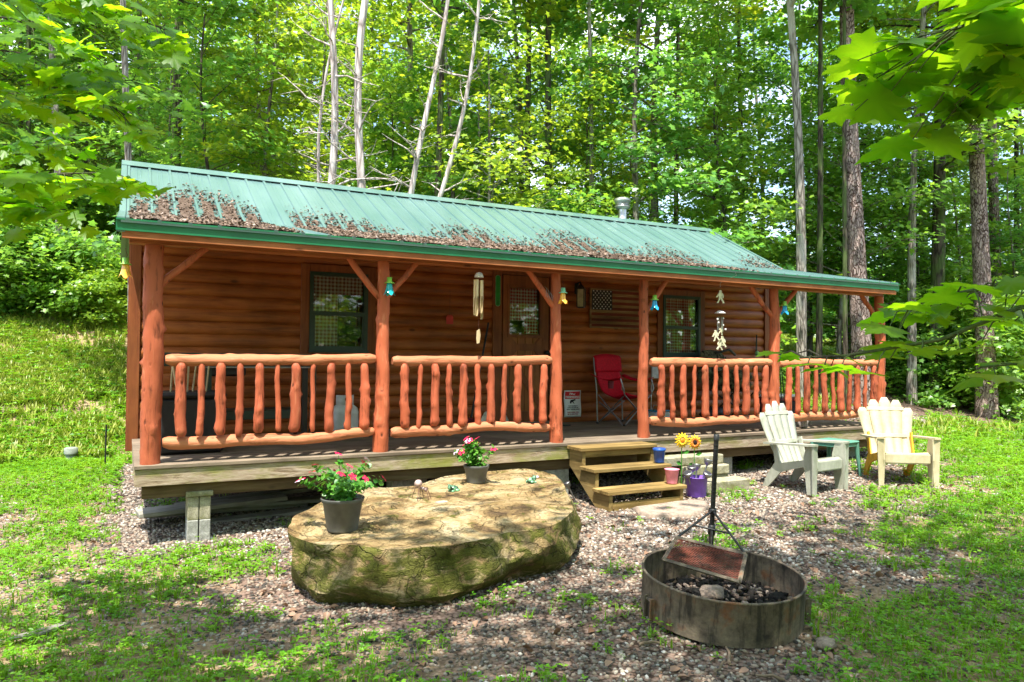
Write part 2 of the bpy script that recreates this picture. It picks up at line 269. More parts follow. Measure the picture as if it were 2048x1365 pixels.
# ------------------------------------------------------------------ object helpers
def tag(o, label=None, cat=None, group=None, kind=None):
    if label: o['label'] = label
    if cat: o['category'] = cat
    if group: o['group'] = group
    if kind: o['kind'] = kind
    return o
def thing(name, label, cat, loc=(0, 0, 0), rz=0, group=None):
    o = bpy.data.objects.new(name, None); COL.objects.link(o); o.location = loc; o.rotation_euler = (0, 0, rz)
    o.empty_display_size = .1
    return tag(o, label, cat, group)
def link(name, me, parent=None, mat=None):
    o = bpy.data.objects.new(name, me); COL.objects.link(o)
    if mat: me.materials.clear(); me.materials.append(M[mat])
    if parent: o.parent = parent
    return o
class MB:
    """collects shapes; build() links them as ONE mesh object"""
    def __init__(s): s.v = []; s.f = []; s.sm = []; s.mi = []; s.cm = 0
    def add(s, vs, fs, smooth=False):
        o = len(s.v); s.v += [tuple(x) for x in vs]; s.f += [tuple(i+o for i in f) for f in fs]; s.sm += [smooth]*len(fs); s.mi += [s.cm]*len(fs); return s
    def box(s, c, d, rot=None, bev=0.0, pv=None):
        x, y, z = d[0]/2, d[1]/2, d[2]/2; b_ = min(bev, x*.9, y*.9, z*.9)
        if b_ > 0:
            bm = bmesh.new(); bmesh.ops.create_cube(bm, size=1)
            for v in bm.verts: v.co = Vector((v.co.x*d[0], v.co.y*d[1], v.co.z*d[2]))
            bmesh.ops.bevel(bm, geom=bm.edges[:], offset=b_, segments=1, affect='EDGES')
            vs = [v.co.copy() for v in bm.verts]; bm.verts.index_update(); fs = [[v.index for v in f.verts] for f in bm.faces]; bm.free()
        else:
            vs = [Vector(p) for p in ((-x,-y,-z),(x,-y,-z),(x,y,-z),(-x,y,-z),(-x,-y,z),(x,-y,z),(x,y,z),(-x,y,z))]
            fs = [(0,3,2,1),(4,5,6,7),(0,1,5,4),(1,2,6,5),(2,3,7,6),(3,0,4,7)]
        if rot is not None:
            q = Euler(rot).to_matrix(); vs = [q @ v for v in vs]
        return s.add([v+Vector(c) for v in vs], fs)
    def bx(s, x0, x1, y0, y1, z0, z1, bev=0.0): return s.box(((x0+x1)/2, (y0+y1)/2, (z0+z1)/2), (x1-x0, y1-y0, z1-z0), None, bev)
    def tube(s, pts, rad, n=8, cap=True, smooth=True, jit=0.0, seed=0):
        rr = random.Random(seed); pts = [Vector(p) for p in pts]; k = len(pts)
        if isinstance(rad, (int, float)): rad = [rad]*k
        vs = []; t0 = (pts[1]-pts[0]).normalized(); a = Vector((0, 0, 1)) if abs(t0.z) < .9 else Vector((1, 0, 0)); nx = t0.cross(a).normalized()
        for i, p in enumerate(pts):
            t = (pts[min(i+1, k-1)]-pts[max(i-1, 0)]).normalized(); nx = (nx-t*nx.dot(t)).normalized(); ny = t.cross(nx)
            for j in range(n):
                an = 2*math.pi*j/n; r = rad[i]*(1+(rr.uniform(-jit, jit) if jit else 0)); vs.append(p+nx*math.cos(an)*r+ny*math.sin(an)*r)
        fs = [(i*n+j, i*n+(j+1) % n, (i+1)*n+(j+1) % n, (i+1)*n+j) for i in range(k-1) for j in range(n)]
        s.add(vs, fs, smooth)
        if cap: s.add(vs[:n], [tuple(reversed(range(n)))]); s.add(vs[-n:], [tuple(range(n))])
        return s
    def lathe(s, prof, c=(0, 0, 0), n=20, smooth=True, rot=None, wob=None):
        vs = []
        for (r, z) in prof:
            for j in range(n):
                a = 2*math.pi*j/n; q = r*(1+(wob(a, z) if wob else 0)); vs.append(Vector((q*math.cos(a), q*math.sin(a), z)))
        if rot is not None:
            m = Euler(rot).to_matrix(); vs = [m @ v for v in vs]
        vs = [v+Vector(c) for v in vs]
        return s.add(vs, [(i*n+j, i*n+(j+1) % n, (i+1)*n+(j+1) % n, (i+1)*n+j) for i in range(len(prof)-1) for j in range(n)], smooth)
    def ball(s, c, r, n=10, k=7, scale=(1, 1, 1)):
        prof = [(math.sin(math.pi*i/k)+1e-4, -math.cos(math.pi*i/k)) for i in range(k+1)]; vs = []
        for (a, z) in prof:
            for j in range(n):
                t = 2*math.pi*j/n; vs.append((c[0]+a*math.cos(t)*r*scale[0], c[1]+a*math.sin(t)*r*scale[1], c[2]+z*r*scale[2]))
        return s.add(vs, [(i*n+j, i*n+(j+1) % n, (i+1)*n+(j+1) % n, (i+1)*n+j) for i in range(k) for j in range(n)], True)
    def prism(s, poly, t, mat4=None, smooth=False):
        """poly in local XZ, extruded by t along Y"""
        n = len(poly); vs = [Vector((x, -t/2, z)) for x, z in poly]+[Vector((x, t/2, z)) for x, z in poly]
        if mat4 is not None: vs = [mat4 @ v for v in vs]
        return s.add(vs, [tuple(range(n)), tuple(reversed(range(n, 2*n)))]+[((i+1) % n, i, n+i, n+(i+1) % n) for i in range(n)], smooth)
    def mesh(s, name, *mats):
        me = bpy.data.meshes.new(name); me.from_pydata(s.v, [], s.f); me.polygons.foreach_set('use_smooth', s.sm)
        for m in mats: me.materials.append(M[m])
        if len(mats) > 1: me.polygons.foreach_set('material_index', s.mi)
        me.update(); return me
    def build(s, name, mats, parent=None, loc=None, rot=None):
        if isinstance(mats, str): mats = (mats,)
        o = bpy.data.objects.new(name, s.mesh(name, *mats)); COL.objects.link(o)
        if parent: o.parent = parent
        if loc is not None: o.location = loc
        if rot is not None: o.rotation_euler = rot
        return o
def copy_tree(o, parent=None):
    c = o.copy(); COL.objects.link(c); c.parent = parent
    for ch in list(o.children): copy_tree(ch, c)
    return c
def np_mesh(name, V, F, mat, rnd=None, smooth=False):
    me = bpy.data.meshes.new(name); k = F.shape[1]
    me.vertices.add(len(V)); me.vertices.foreach_set('co', V.astype(np.float32).ravel())
    me.loops.add(F.size); me.loops.foreach_set('vertex_index', F.astype(np.int32).ravel())
    me.polygons.add(len(F)); me.polygons.foreach_set('loop_start', np.arange(0, F.size, k, dtype=np.int32))
    if smooth: me.polygons.foreach_set('use_smooth', np.ones(len(F), bool))
    me.update(calc_edges=True)
    if rnd is not None:
        a = me.attributes.new('rnd', 'FLOAT', 'POINT'); a.data.foreach_set('value', rnd.astype(np.float32))
    me.materials.append(M[mat]); return me
def scatter(name, tv, tf, P, X, Y, Z, mat, rnd, smooth=False):
    """copies of template (tv, tf) at P with axes X,Y,Z (already scaled); one mesh"""
    n = len(P); k = len(tv)
    V = P[:, None, :]+tv[None, :, 0:1]*X[:, None, :]+tv[None, :, 1:2]*Y[:, None, :]+tv[None, :, 2:3]*Z[:, None, :]
    F = tf[None, :, :]+(np.arange(n)*k)[:, None, None]
    return np_mesh(name, V.reshape(-1, 3), F.reshape(-1, tf.shape[1]), mat, np.repeat(rnd, k), smooth)
def frames(nrm, size, flat=1.0, rng=RNG):
    n = len(nrm); nrm = nrm/np.linalg.norm(nrm, axis=1, keepdims=True); a = rng.normal(size=(n, 3)); x = a-(a*nrm).sum(1, keepdims=True)*nrm; x /= np.linalg.norm(x, axis=1, keepdims=True)
    y = np.cross(nrm, x); s = size[:, None]; return x*s, y*s, nrm*s*flat
# leaf templates (unit length ~1): fold and droop give every leaf a little shape
LEAF_T = np.array([(0, 0, 0), (.28, .30, .05), (.62, .26, .02), (1, 0, -.12), (.62, -.26, .02), (.28, -.30, .05)]); LEAF_T[:, 0] -= .5
LEAF_F = np.array([(0, 1, 2), (0, 2, 3), (0, 3, 4), (0, 4, 5)])
def maple():
    o = [(0, 0), (.03, .10), (-.04, .24), (-.07, .44), (.06, .37), (.15, .33), (.20, .46), (.22, .60), (.33, .50), (.42, .41), (.53, .42), (.66, .36), (.60, .27), (.62, .17), (.78, .15), (.86, .07), (1.0, 0)]
    pts = o+[(x, -y) for x, y in reversed(o[1:-1])]
    V = [(.32, 0, .035)]+[(x, y, .02-.26*y*y-.16*max(0, x-.3)**2+.02*math.sin(x*9+y*7)) for x, y in pts]
    n = len(pts); return np.array(V), np.array([(0, 1+i, 1+(i+1) % n) for i in range(n)])
MAPLE_T, MAPLE_F = maple()
LEAF5_T = np.array([(.3, 0, .04), (0, 0, 0), (.02, .36, 0), (.28, .24, 0), (.5, .48, -.04), (.62, .17, 0), (1, 0, -.1), (.62, -.17, 0), (.5, -.48, -.04), (.28, -.24, 0), (.02, -.36, 0)]); LEAF5_T[:, 0] -= .5
LEAF5_F = np.array([(0, i, i+1 if i < 10 else 1) for i in range(1, 11)])
BLADE_T = np.array([(-.07, 0, 0), (.07, 0, 0), (.05, .10, .55), (-.05, .10, .55), (0, .38, 1.0)]); BLADE_F = np.array([(0, 1, 2), (0, 2, 3), (3, 2, 4)])
_t = (1+5**.5)/2; ICO_T = np.array([(-1, _t, 0), (1, _t, 0), (-1, -_t, 0), (1, -_t, 0), (0, -1, _t), (0, 1, _t), (0, -1, -_t), (0, 1, -_t), (_t, 0, -1), (_t, 0, 1), (-_t, 0, -1), (-_t, 0, 1)])/1.9
ICO_F = np.array([(0, 11, 5), (0, 5, 1), (0, 1, 7), (0, 7, 10), (0, 10, 11), (1, 5, 9), (5, 11, 4), (11, 10, 2), (10, 7, 6), (7, 1, 8), (3, 9, 4), (3, 4, 2), (3, 2, 6), (3, 6, 8), (3, 8, 9), (4, 9, 5), (2, 4, 11), (6, 2, 10), (8, 6, 7), (9, 8, 1)])

# ------------------------------------------------------------------ terrain
def ground_z(X, Y):
    X = np.asarray(X, float); Y = np.asarray(Y, float)
    z = -.69+.025*np.clip(X, -3, 9)+.02*np.clip(Y, -9, 0)
    y0 = np.interp(X, [-30, -.3, 5, 9, 12, 25, 60], [6.2, 6.0, 6.0, .9, .9, 4.0, 12]); s = np.interp(X, [-20, 0, 9, 20, 50], [.40, .38, .30, .26, .2])
    d = Y-y0; soft = np.where(d > 0, d*d/(d+1.6), 0); cap = np.interp(X, [-30, 0, 12, 25, 60], [12, 8, 3.8, 3.0, 3.0])
    h = s*soft; h = cap*(1-np.exp(-h/cap))+.04*soft
    wob = .05*np.sin(X*1.3+.7*np.sin(Y*.9))*np.sin(Y*1.1+.5)+.02*np.sin(X*4.1+Y*3.3)
    return z+h+wob*np.where((Y < 2.5) & (Y > -2.5) & (X > -.5) & (X < 9.6), .15, 1.0)*.6
gz = lambda x, y: float(ground_z(x, y))
GV = [780, 820, 880, 940, 1000, 1060, 1120, 1180, 1240, 1300, 1365]
GT = np.array([
 [.9, .9, .9, .9, .9, .9, .9, .9, .9, .9, .9, .9, .9, .7, .1, .5, .9],
 [.2, .25, .9, .9, .9, .9, .9, .9, .9, .9, .9, .9, .9, .2, .05, .0, .0],
 [1, 1, .8, .1, 0, 0, 0, 0, 0, 0, 0, 0, .1, .2, .6, .7, .55],
 [.75, .8, .6, 0, 0, 0, 0, 0, 0, 0, 0, 0, 0, .05, .15, .6, .8],
 [.45, .9, .15, 0, 0, 0, 0, 0, 0, .02, .04, .03, .05, .08, .25, .55, .75],
 [.35, .6, .12, .2, .1, 0, 0, 0, 0, .05, .05, .06, .12, .35, .45, .65, .8],
 [.55, .45, .35, .5, .4, 0, 0, 0, 0, .1, .1, .08, .1, .12, .25, .40, .55],
 [.6, .40, .55, .45, .25, .1, .1, .1, .1, .15, .15, .1, .1, .45, .35, .30, .35],
 [.75, .65, .55, .4, .2, .15, .15, .18, .2, .2, .18, .15, .1, .75, .75, .6, .5],
 [.85, .85, .75, .6, .45, .4, .4, .35, .3, .2, .12, .05, .1, .4, .85, .8, .7],
 [.95, .9, .85, .8, .7, .6, .55, .45, .3, .2, .1, .08, .1, .3, .8, .85, .85]])
def green_at(X, Y):
    Z = ground_z(X, Y); d = np.stack([X, Y, Z], -1)-CC; z = d@_fw; zz = np.maximum(z, .2)
    u = 1024+CF*(d@_rt)/zz; v = 682.5-CF*(d@_up)/zz
    fi = np.interp(v, GV, np.arange(len(GV))); fj = np.clip(u/128, 0, 15.999); i = np.clip(fi.astype(int), 0, len(GV)-2); j = fj.astype(int); a = fi-i; b_ = fj-j
    g = GT[i, j]*(1-a)*(1-b_)+GT[i+1, j]*a*(1-b_)+GT[i, j+1]*(1-a)*b_+GT[i+1, j+1]*a*b_
    g = np.where((z < .3) | (u < -400) | (u > 2448), .55, g)
    return np.where((X > -.2) & (X < 9.5) & (Y > -.3) & (Y < 5.2), 0.0, g)
xs = np.concatenate([np.linspace(-160, -14, 24), np.linspace(-13, 24, 186), np.linspace(26, 170, 24)]); ys = np.concatenate([np.linspace(-90, -13, 14), np.linspace(-12, 16, 142), np.linspace(17, 150, 40)])
GX, GY = np.meshgrid(xs, ys); GZ = ground_z(GX, GY); nx_, ny_ = len(xs), len(ys)
ii = np.arange(nx_*ny_).reshape(ny_, nx_); F = np.stack([ii[:-1, :-1], ii[:-1, 1:], ii[1:, 1:], ii[1:, :-1]], -1).reshape(-1, 4)
me = np_mesh('ground', np.stack([GX, GY, GZ], -1).reshape(-1, 3), F, 'ground_earth', None, True)
a = me.attributes.new('green', 'FLOAT', 'POINT'); a.data.foreach_set('value', green_at(GX.ravel(), GY.ravel()).astype(np.float32))
tag(link('ground', me), 'gravel and earth yard rising to a wooded bank', kind='structure')

# ================================================================== CABIN
WY, WX0, WX1, XL, XR = 2.05, -.17, 9.34, -.25, 9.36
EY, EZ, BY, BZ, RY, RZ = -.25, 1.988, 1.766, 2.38, 3.511, 3.293
PX = [0.0, 1.994, 3.95, 5.136, 7.233, 9.328]
cabin = thing('log_cabin', 'brown log cabin with green metal roof and peeled log porch', 'cabin', (0, 0, 0))
OPEN = [(1.70, 2.50, .92, 1.97), (7.04, 7.86, .90, 1.94), (4.24, 5.14, -.2, 2.12)]
def log_wall(mb, x0, x1, z0, z1, y, pitch=.145, sgn=-1, opens=(), ax=0, clip=None):
    K = 8; z = z0; rr = random.Random(5)
    while z < z1-.01:
        h = min(pitch, z1-z); joints = sorted(rr.uniform(x0, x1) for _ in range(2)); off = rr.uniform(-.003, .003)
        for k in range(K):
            a0, a1 = k/K, (k+1)/K; za, zb = z+h*a0, z+h*a1
            f = lambda t: y+sgn*(.034*math.sin(math.pi*min(max(t*1.02, 0), 1))**.55+off)
            spans = [(x0, x1)]
            for (o0, o1, p0, p1) in opens:
                if p0 < (za+zb)/2 < p1:
                    spans = [q for s in spans for q in ((s[0], min(s[1], o0)), (max(s[0], o1), s[1])) if q[1]-q[0] > .01]
            if clip:
                c0, c1 = clip((za+zb)/2); spans = [(max(a, c0), min(b_, c1)) for a, b_ in spans if min(b_, c1)-max(a, c0) > .01]
            for a, b_ in spans:
                P = [(a, f(a0), za), (b_, f(a0), za), (b_, f(a1), zb), (a, f(a1), zb)]
                if ax: P = [(p[1], p[0], p[2]) for p in P]
                fl = (sgn < 0) != bool(ax); mb.add(P if fl else P[::-1], [(0, 1, 2, 3)], False)
        z += h
mb = MB(); log_wall(mb, WX0+.05, WX1-.05, -.02, BZ-.03, WY+.034, .145, -1, OPEN)
# door surround, window interiors: dark room behind
wall = mb.build('front_wall', 'siding', cabin)
mb = MB(); cl = lambda z: (WY+.02, 2*RY-WY-.02) if z < BZ-.05 else (RY-(RZ-.05-z)*(RY-BY)/(RZ-BZ), RY+(RZ-.05-z)*(RY-BY)/(RZ-BZ))
log_wall(mb, WY, 5.0, -.02, RZ-.08, WX0+.04, .145, -1, (), 1, cl); mb.build('side_wall', 'siding', cabin)
mb = MB(); log_wall(mb, WY, 5.0, -.02, RZ-.08, WX1-.04, .145, 1, (), 1, cl); mb.build('side_wall', 'siding', cabin)
mb = MB(); log_wall(mb, WX0+.05, WX1-.05, -.02, BZ-.03, 4.96, .145, 1); mb.build('rear_wall', 'siding', cabin)
mb = MB(); mb.bx(WX0+.06, WX1-.06, WY+.45, WY+.47, 0, 2.3); mb.bx(WX0+.06, WX1-.06, WY+.06, 4.9, -.16, -.03); mb.build('dark_backing', 'black_plastic', cabin)  # black sheet behind the panes stands in for the unlit room, plus floor slab
for x, xa in ((WX0, WX0-.012), (WX1-.11, WX1-.045)):
    mb = MB(); mb.bx(x, x+.11, WY-.022, WY+.03, -.13, 2.36, .004); mb.bx(xa, xa+.057, WY-.018, WY+.10, -.13, 2.3); mb.build('corner_trim', 'siding_trim', cabin)
mb = MB(); mb.bx(WX0+.12, WX1-.12, WY-.005, WY+.03, 2.12, 2.2); mb.build('wall_frieze', 'siding_trim_x', cabin)

def curtain(mb, x0, x1, z0, z1, y, seed=0):
    n = 28; V = []; rr = random.Random(seed); ph = rr.uniform(0, 6)
    for i in range(n+1):
        x = x0+(x1-x0)*i/n; yy = y+.012*math.sin(i*1.15+ph)+.006*math.sin(i*2.3)
        V += [(x, yy, z0), (x, yy+.004*math.sin(i), z1)]
    mb.add(V, [(2*i, 2*i+2, 2*i+3, 2*i+1) for i in range(n)], True)
def window(x0, x1, z0, z1, cur, gm):
    w_ = MB()
    for (a, b_, c, d) in ((x0-.10, x0, z0-.09, z1+.09), (x1, x1+.10, z0-.09, z1+.09)): w_.bx(a, b_, WY-.022, WY+.03, c, d, .004)
    for (c, d) in ((z1, z1+.09), (z0-.09, z0)): w_.bx(x0+.001, x1-.001, WY-.020, WY+.03, c, d, .004)
    t = w_.build('window', 'siding_trim', cabin)
    f = MB(); s = .045
    f.bx(x0, x0+s, WY-.035, WY+.05, z0, z1); f.bx(x1-s, x1, WY-.035, WY+.05, z0, z1)
    f.bx(x0+s, x1-s, WY-.033, WY+.05, z1-s, z1); f.bx(x0+s, x1-s, WY-.033, WY+.05, z0, z0+s)
    zm = z0+(z1-z0)*.48; f.bx(x0+s, x1-s, WY-.028, WY+.03, zm-.025, zm+.025); f.bx(x0-.01, x1+.01, WY-.055, WY-.034, z0-.012, z0+.02)
    for a in (x0+s, x1-s-.022): f.bx(a, a+.022, WY-.022, WY+.02, z0+s, zm-.025)
    f.bx(x0+s+.022, x1-s-.022, WY-.022, WY+.02, z0+s, z0+s+.022)
    f.build('window_frame', 'window_green', t)
    g = MB(); g.bx(x0+s, x1-s, WY+.002, WY+.006, zm+.025, z1-s); g.bx(x0+s, x1-s, WY-.012, WY-.008, z0+s, zm-.025); g.build('glass', 'pane_glass', t)
    c = MB()
    for q in cur: curtain(c, *q, WY+.05, 3)
    c.build('curtain', gm, t)
window(1.74, 2.45, .96, 1.92, [(1.77, 2.10, .98, 1.9), (2.10, 2.43, 1.66, 1.9)], 'gingham_brown')
window(7.08, 7.82, .94, 1.89, [(7.10, 7.80, .97, 1.87)], 'gingham_red')

# door
dr = MB(); x0, x1 = 4.33, 5.05
for i in range(6):
    a = x0+(x1-x0)*i/6; b_ = x0+(x1-x0)*(i+1)/6-.006
    if b_ < 4.46 or a > 4.88: dr.bx(a, b_, WY-.002, WY+.03, .03, 2.02, .003)
    else: dr.bx(a, b_, WY-.002, WY+.03, .03, 1.24, .003); dr.bx(a, b_, WY-.002, WY+.03, 1.86, 2.02, .003)
door = dr.build('door', 'door_plank', cabin)
fr = MB(); yf = (WY-.024, WY-.003)
fr.bx(x0, x0+.10, *yf, .03, 2.03); fr.bx(x1-.10, x1, *yf, .03, 2.03); fr.bx(x0+.1, x1-.1, WY-.022, WY-.003, 1.90, 2.03); fr.bx(x0+.1, x1-.1, WY-.022, WY-.003, .03, .17); fr.bx(x0+.1, x1-.1, WY-.022, WY-.003, 1.0, 1.10)
for (xa, za, sx, sz) in ((x0+.1, 1.10, 1, 1), (x1-.1, 1.10, -1, 1), (x0+.1, 1.0, 1, -1), (x1-.1, 1.0, -1, -1), (x0+.1, .17, 1, 1), (x1-.1, .17, -1, 1)):
    fr.prism([(xa, za), (xa+sx*.12, za), (xa, za+sz*.12)][::(1 if sx*sz > 0 else -1)], .018, Matrix.Translation((0, WY-.012, 0)))
fr.box(((x0+x1)/2, WY-.0105, .585), (.94, .014, .085), (0, R(54), 0))
fr.build('door_rail', 'door_frame_wood', door)
wf = MB(); a, b_, c, d = 4.43, 4.91, 1.22, 1.87
wf.bx(a-.035, a, WY-.034, WY+.03, c-.035, d+.035); wf.bx(b_, b_+.035, WY-.034, WY+.03, c-.035, d+.035); wf.bx(a, b_, WY-.032, WY+.03, d, d+.035); wf.bx(a, b_, WY-.032, WY+.03, c-.035, c)
dw = wf.build('door_window', 'door_frame_wood', door)
g = MB(); g.bx(a, b_, WY-.004, WY, c, d); g.build('glass', 'pane_glass', dw)
c_ = MB(); curtain(c_, a+.0, b_, 1.42, d, WY+.045, 1); curtain(c_, 4.70, b_, c, 1.42, WY+.05, 2); c_.build('curtain', 'gingham_red', dw)
h = MB(); h.ball((x1-.045, WY-.07, .98), .032); h.tube([(x1-.045, WY-.06, .98), (x1-.045, WY-.02, .98)], .014); h.lathe([(0.001, 0), (.03, 0), (.03, .008)], (x1-.045, WY-.024, .98), rot=(R(90), 0, 0)); h.build('door_handle', 'black_metal', door)
tr = MB(); tr.bx(4.18, 4.31, WY-.03, WY+.03, -.0, 2.16, .004); tr.bx(5.07, 5.19, WY-.03, WY+.03, 0, 2.16, .004); tr.bx(4.311, 5.069, WY-.028, WY+.03, 2.04, 2.16, .004); tr.build('door_casing', 'siding_trim', cabin)
th = MB(); th.bx(4.32, 5.06, WY-.09, WY+.02, .003, .03, .004); th.build('threshold', 'steel', cabin)

# deck
dk = MB(); y = -.12; i = 0
while y < WY-.02:
    wd = min(.139, WY-.003-y); dk.bx(-.12, 9.52, y, y+wd-.006, -.032, random.uniform(-.0015, .0015), .003); y += .139; i += 1
dk.build('deck_floor', 'deck_board', cabin)
rm = MB(); rm.bx(-.115, 9.515, -.105, -.068, -.175, -.034, .004); rm.build('rim_board', 'rim_wood', cabin)
rm = MB(); rm.bx(-.115, -.08, -.067, WY, -.17, -.034); rm.bx(9.48, 9.515, -.067, WY, -.17, -.034); rm.build('side_board', 'rim_wood', cabin)
rm = MB(); rm.bx(-.06, 9.46, -.03, .05, -.29, -.176, .004); rm.build('skid_beam', 'skid_wood', cabin)
for yb in (1.15, 2.3, 4.6):
    rm = MB(); rm.bx(-.02, 9.42, yb, yb+.09, -.33, -.035); rm.build('skid_beam', 'dark_wood', cabin)  # dark rear beams added to block light beneath the cabin
jo = MB()
for k in range(24): jo.bx(-.05+k*.407, -.012+k*.407, -.02, WY, -.17, -.036)
jo.build('joist', 'dark_wood', cabin)

# logs
def log(mb, p0, p1, r0, r1, seed, n=14, seg=.05, bend=.010, knots=5, tip=(0, 0), kn=.30):
    rr = random.Random(seed); p0, p1 = Vector(p0), Vector(p1); Ln = (p1-p0).length; k = max(5, int(Ln/seg)); t_ = (p1-p0).normalized()
    a = Vector((0, 1, 0)) if abs(t_.y) < .9 else Vector((1, 0, 0)); nx = t_.cross(a).normalized(); ny = t_.cross(nx)
    ph = [rr.uniform(0, 6.28) for _ in range(8)]; K = [(rr.random(), rr.uniform(0, 6.28), rr.uniform(.5, 1.0)) for _ in range(knots)]
    ts = sorted(set([j/k for j in range(k+1)]+([.012*.3/Ln*3] if tip[0] else [])+([1-.012*.3/Ln*3] if tip[1] else [])))
    V = []
    for t in ts:
        c = p0.lerp(p1, t)+nx*bend*(math.sin(t*4+ph[0])+.5*math.sin(t*11+ph[1]))+ny*bend*(math.sin(t*3.3+ph[2])+.5*math.sin(t*9+ph[3]))
        if t in (0, 1): c = c
        r = r0+(r1-r0)*t; s = t*Ln; e = 1.0
        if tip[0]: e = min(e, .62+.38*min(1, s/.028))
        if tip[1]: e = min(e, .62+.38*min(1, (Ln-s)/.028))
        for j in range(n):
            an = 2*math.pi*j/n; q = 1+.045*math.sin(2*an+ph[4]+3*t)+.03*math.sin(3*an+ph[5]-5*t)+.035*math.sin(s*19+ph[6]+an)+.035*rr.uniform(-1, 1)
            for (kt, ka, kh) in K:
                da = (an-ka+math.pi) % (2*math.pi)-math.pi; ds = (t-kt)*Ln
                q += kn*kh*math.exp(-(da*r/.022)**2-(ds/.022)**2)
            V.append(c+(nx*math.cos(an)+ny*math.sin(an))*r*q*e)
    m = len(ts); mb.add(V, [(i*n+j, i*n+(j+1) % n, (i+1)*n+(j+1) % n, (i+1)*n+j) for i in range(m-1) for j in range(n)], True)
    mb.add(V[:n], [tuple(reversed(range(n)))]); mb.add(V[-n:], [tuple(range(n))]); return mb
rads = [(.080, .072), (.076, .056), (.076, .050), (.066, .052), (.080, .056), (.084, .058)]
for i, x in enumerate(PX):
    mb = MB(); log(mb, (x, 0, 0), (x, 0, 1.83), *rads[i], 40+i, 22, .035, .008, 12, kn=.42); mb.build('porch_post', 'post_log', cabin)
def brace(x, dx, sd):
    mb = MB(); log(mb, (x+.03*np.sign(dx), 0, 1.83-.36), (x+dx, .0, 1.845), .032, .030, sd, 10, .05, .006, 2); mb.build('brace', 'post_log', cabin)
for x, dx, sd in ((PX[0], .40, 1), (PX[1], -.34, 2), (PX[1], .34, 3), (PX[2], -.36, 4), (PX[3], .34, 5), (PX[4], -.40, 6), (PX[4], .40, 7), (PX[5], -.40, 8)): brace(x, dx, sd)
def railing(xa, xb, sd, n=11):
    rr = random.Random(sd)
    mb = MB(); log(mb, (xa+.10, -.012, .868), (xb-.07, -.012, .885), .052, .050, sd, 14, .05, .006, 12, (1, 1), .22); rl = mb.build('railing', 'rail_log', cabin)
    mb = MB(); log(mb, (xa+.09, -.012, .175), (xb-.08, -.012, .175), .054, .048, sd+50, 14, .05, .020, 12, (1, 1), .32); mb.build('bottom_rail', 'rail_log', rl)
    for k in range(n):
        x = xa+.10+(xb-xa-.17)*(k+.75)/(n+.45); th_ = rr.uniform(.043, .052) if k % 2 == 0 else rr.uniform(.024, .036)
        mb = MB(); zb = .235+rr.uniform(-.015, .02); log(mb, (x+rr.uniform(-.012, .012), -.045, zb-.02), (x, -.045, .845), th_, th_*.82, sd*100+k, 10, .03, .005, 8, (1, 1), .5)
        mb.build('baluster', 'baluster_log', rl)
railing(PX[0], PX[1], 11); railing(PX[1], PX[2], 12); railing(PX[3], PX[4], 13); railing(PX[4], PX[5], 14)

# beam, fascia, trims
mb = MB(); mb.bx(-.19, 9.34, -.06, .07, 1.832, 1.93, .004); mb.bx(-.19, 9.34, -.045, .055, 1.931, 1.99); mb.build('porch_beam', 'fascia_wood', cabin)
mb = MB(); mb.bx(XL+.01, XR-.01, EY+.002, EY+.028, 1.842, 1.962, .003); mb.build('fascia', 'fascia_wood', cabin)
mb = MB(); mb.add([(XL+.03, EY+.03, 1.915), (XR-.03, EY+.03, 1.915), (XR-.03, WY+.03, 2.28), (XL+.03, WY+.03, 2.28)], [(0, 1, 2, 3)])
for k in range(17): x = XL+.08+k*.585; mb.prism([(EY+.03, 1.875), (-.07, 1.88), (-.07, 1.96), (EY+.03, 1.93)], .035, Matrix(((0, 1, 0, x), (1, 0, 0, 0), (0, 0, 1, 0), (0, 0, 0, 1))))
mb.build('soffit', 'fascia_wood', cabin)
mb = MB(); mb.bx(XL-.035, XR+.03, EY-.012, EY-.002, EZ-.088, EZ+.006); mb.bx(XL-.035, XR+.03, EY-.03, EY-.012, EZ-.008, EZ+.006)
mb.build('drip_edge', 'green_trim', cabin)
def rake(x, nm='rake_trim'):
    P = [(EY, EZ), (BY, BZ), (RY, RZ), (2*RY-BY+.25, BZ-.06)]; mb = MB()
    for (a, b_) in zip(P[:-1], P[1:]):
        V = []
        for (yy, zz) in (a, b_):
            V += [(x-.03, yy, zz-.10), (x+.03, yy, zz-.10), (x+.03, yy, zz+.022), (x-.03, yy, zz+.022)]
        mb.add(V, [(0, 1, 5, 4), (1, 2, 6, 5), (2, 3, 7, 6), (3, 0, 4, 7), (0, 3, 2, 1), (4, 5, 6, 7)])
    mb.build(nm, 'roof_metal', cabin)
rake(XL); rake(XR)
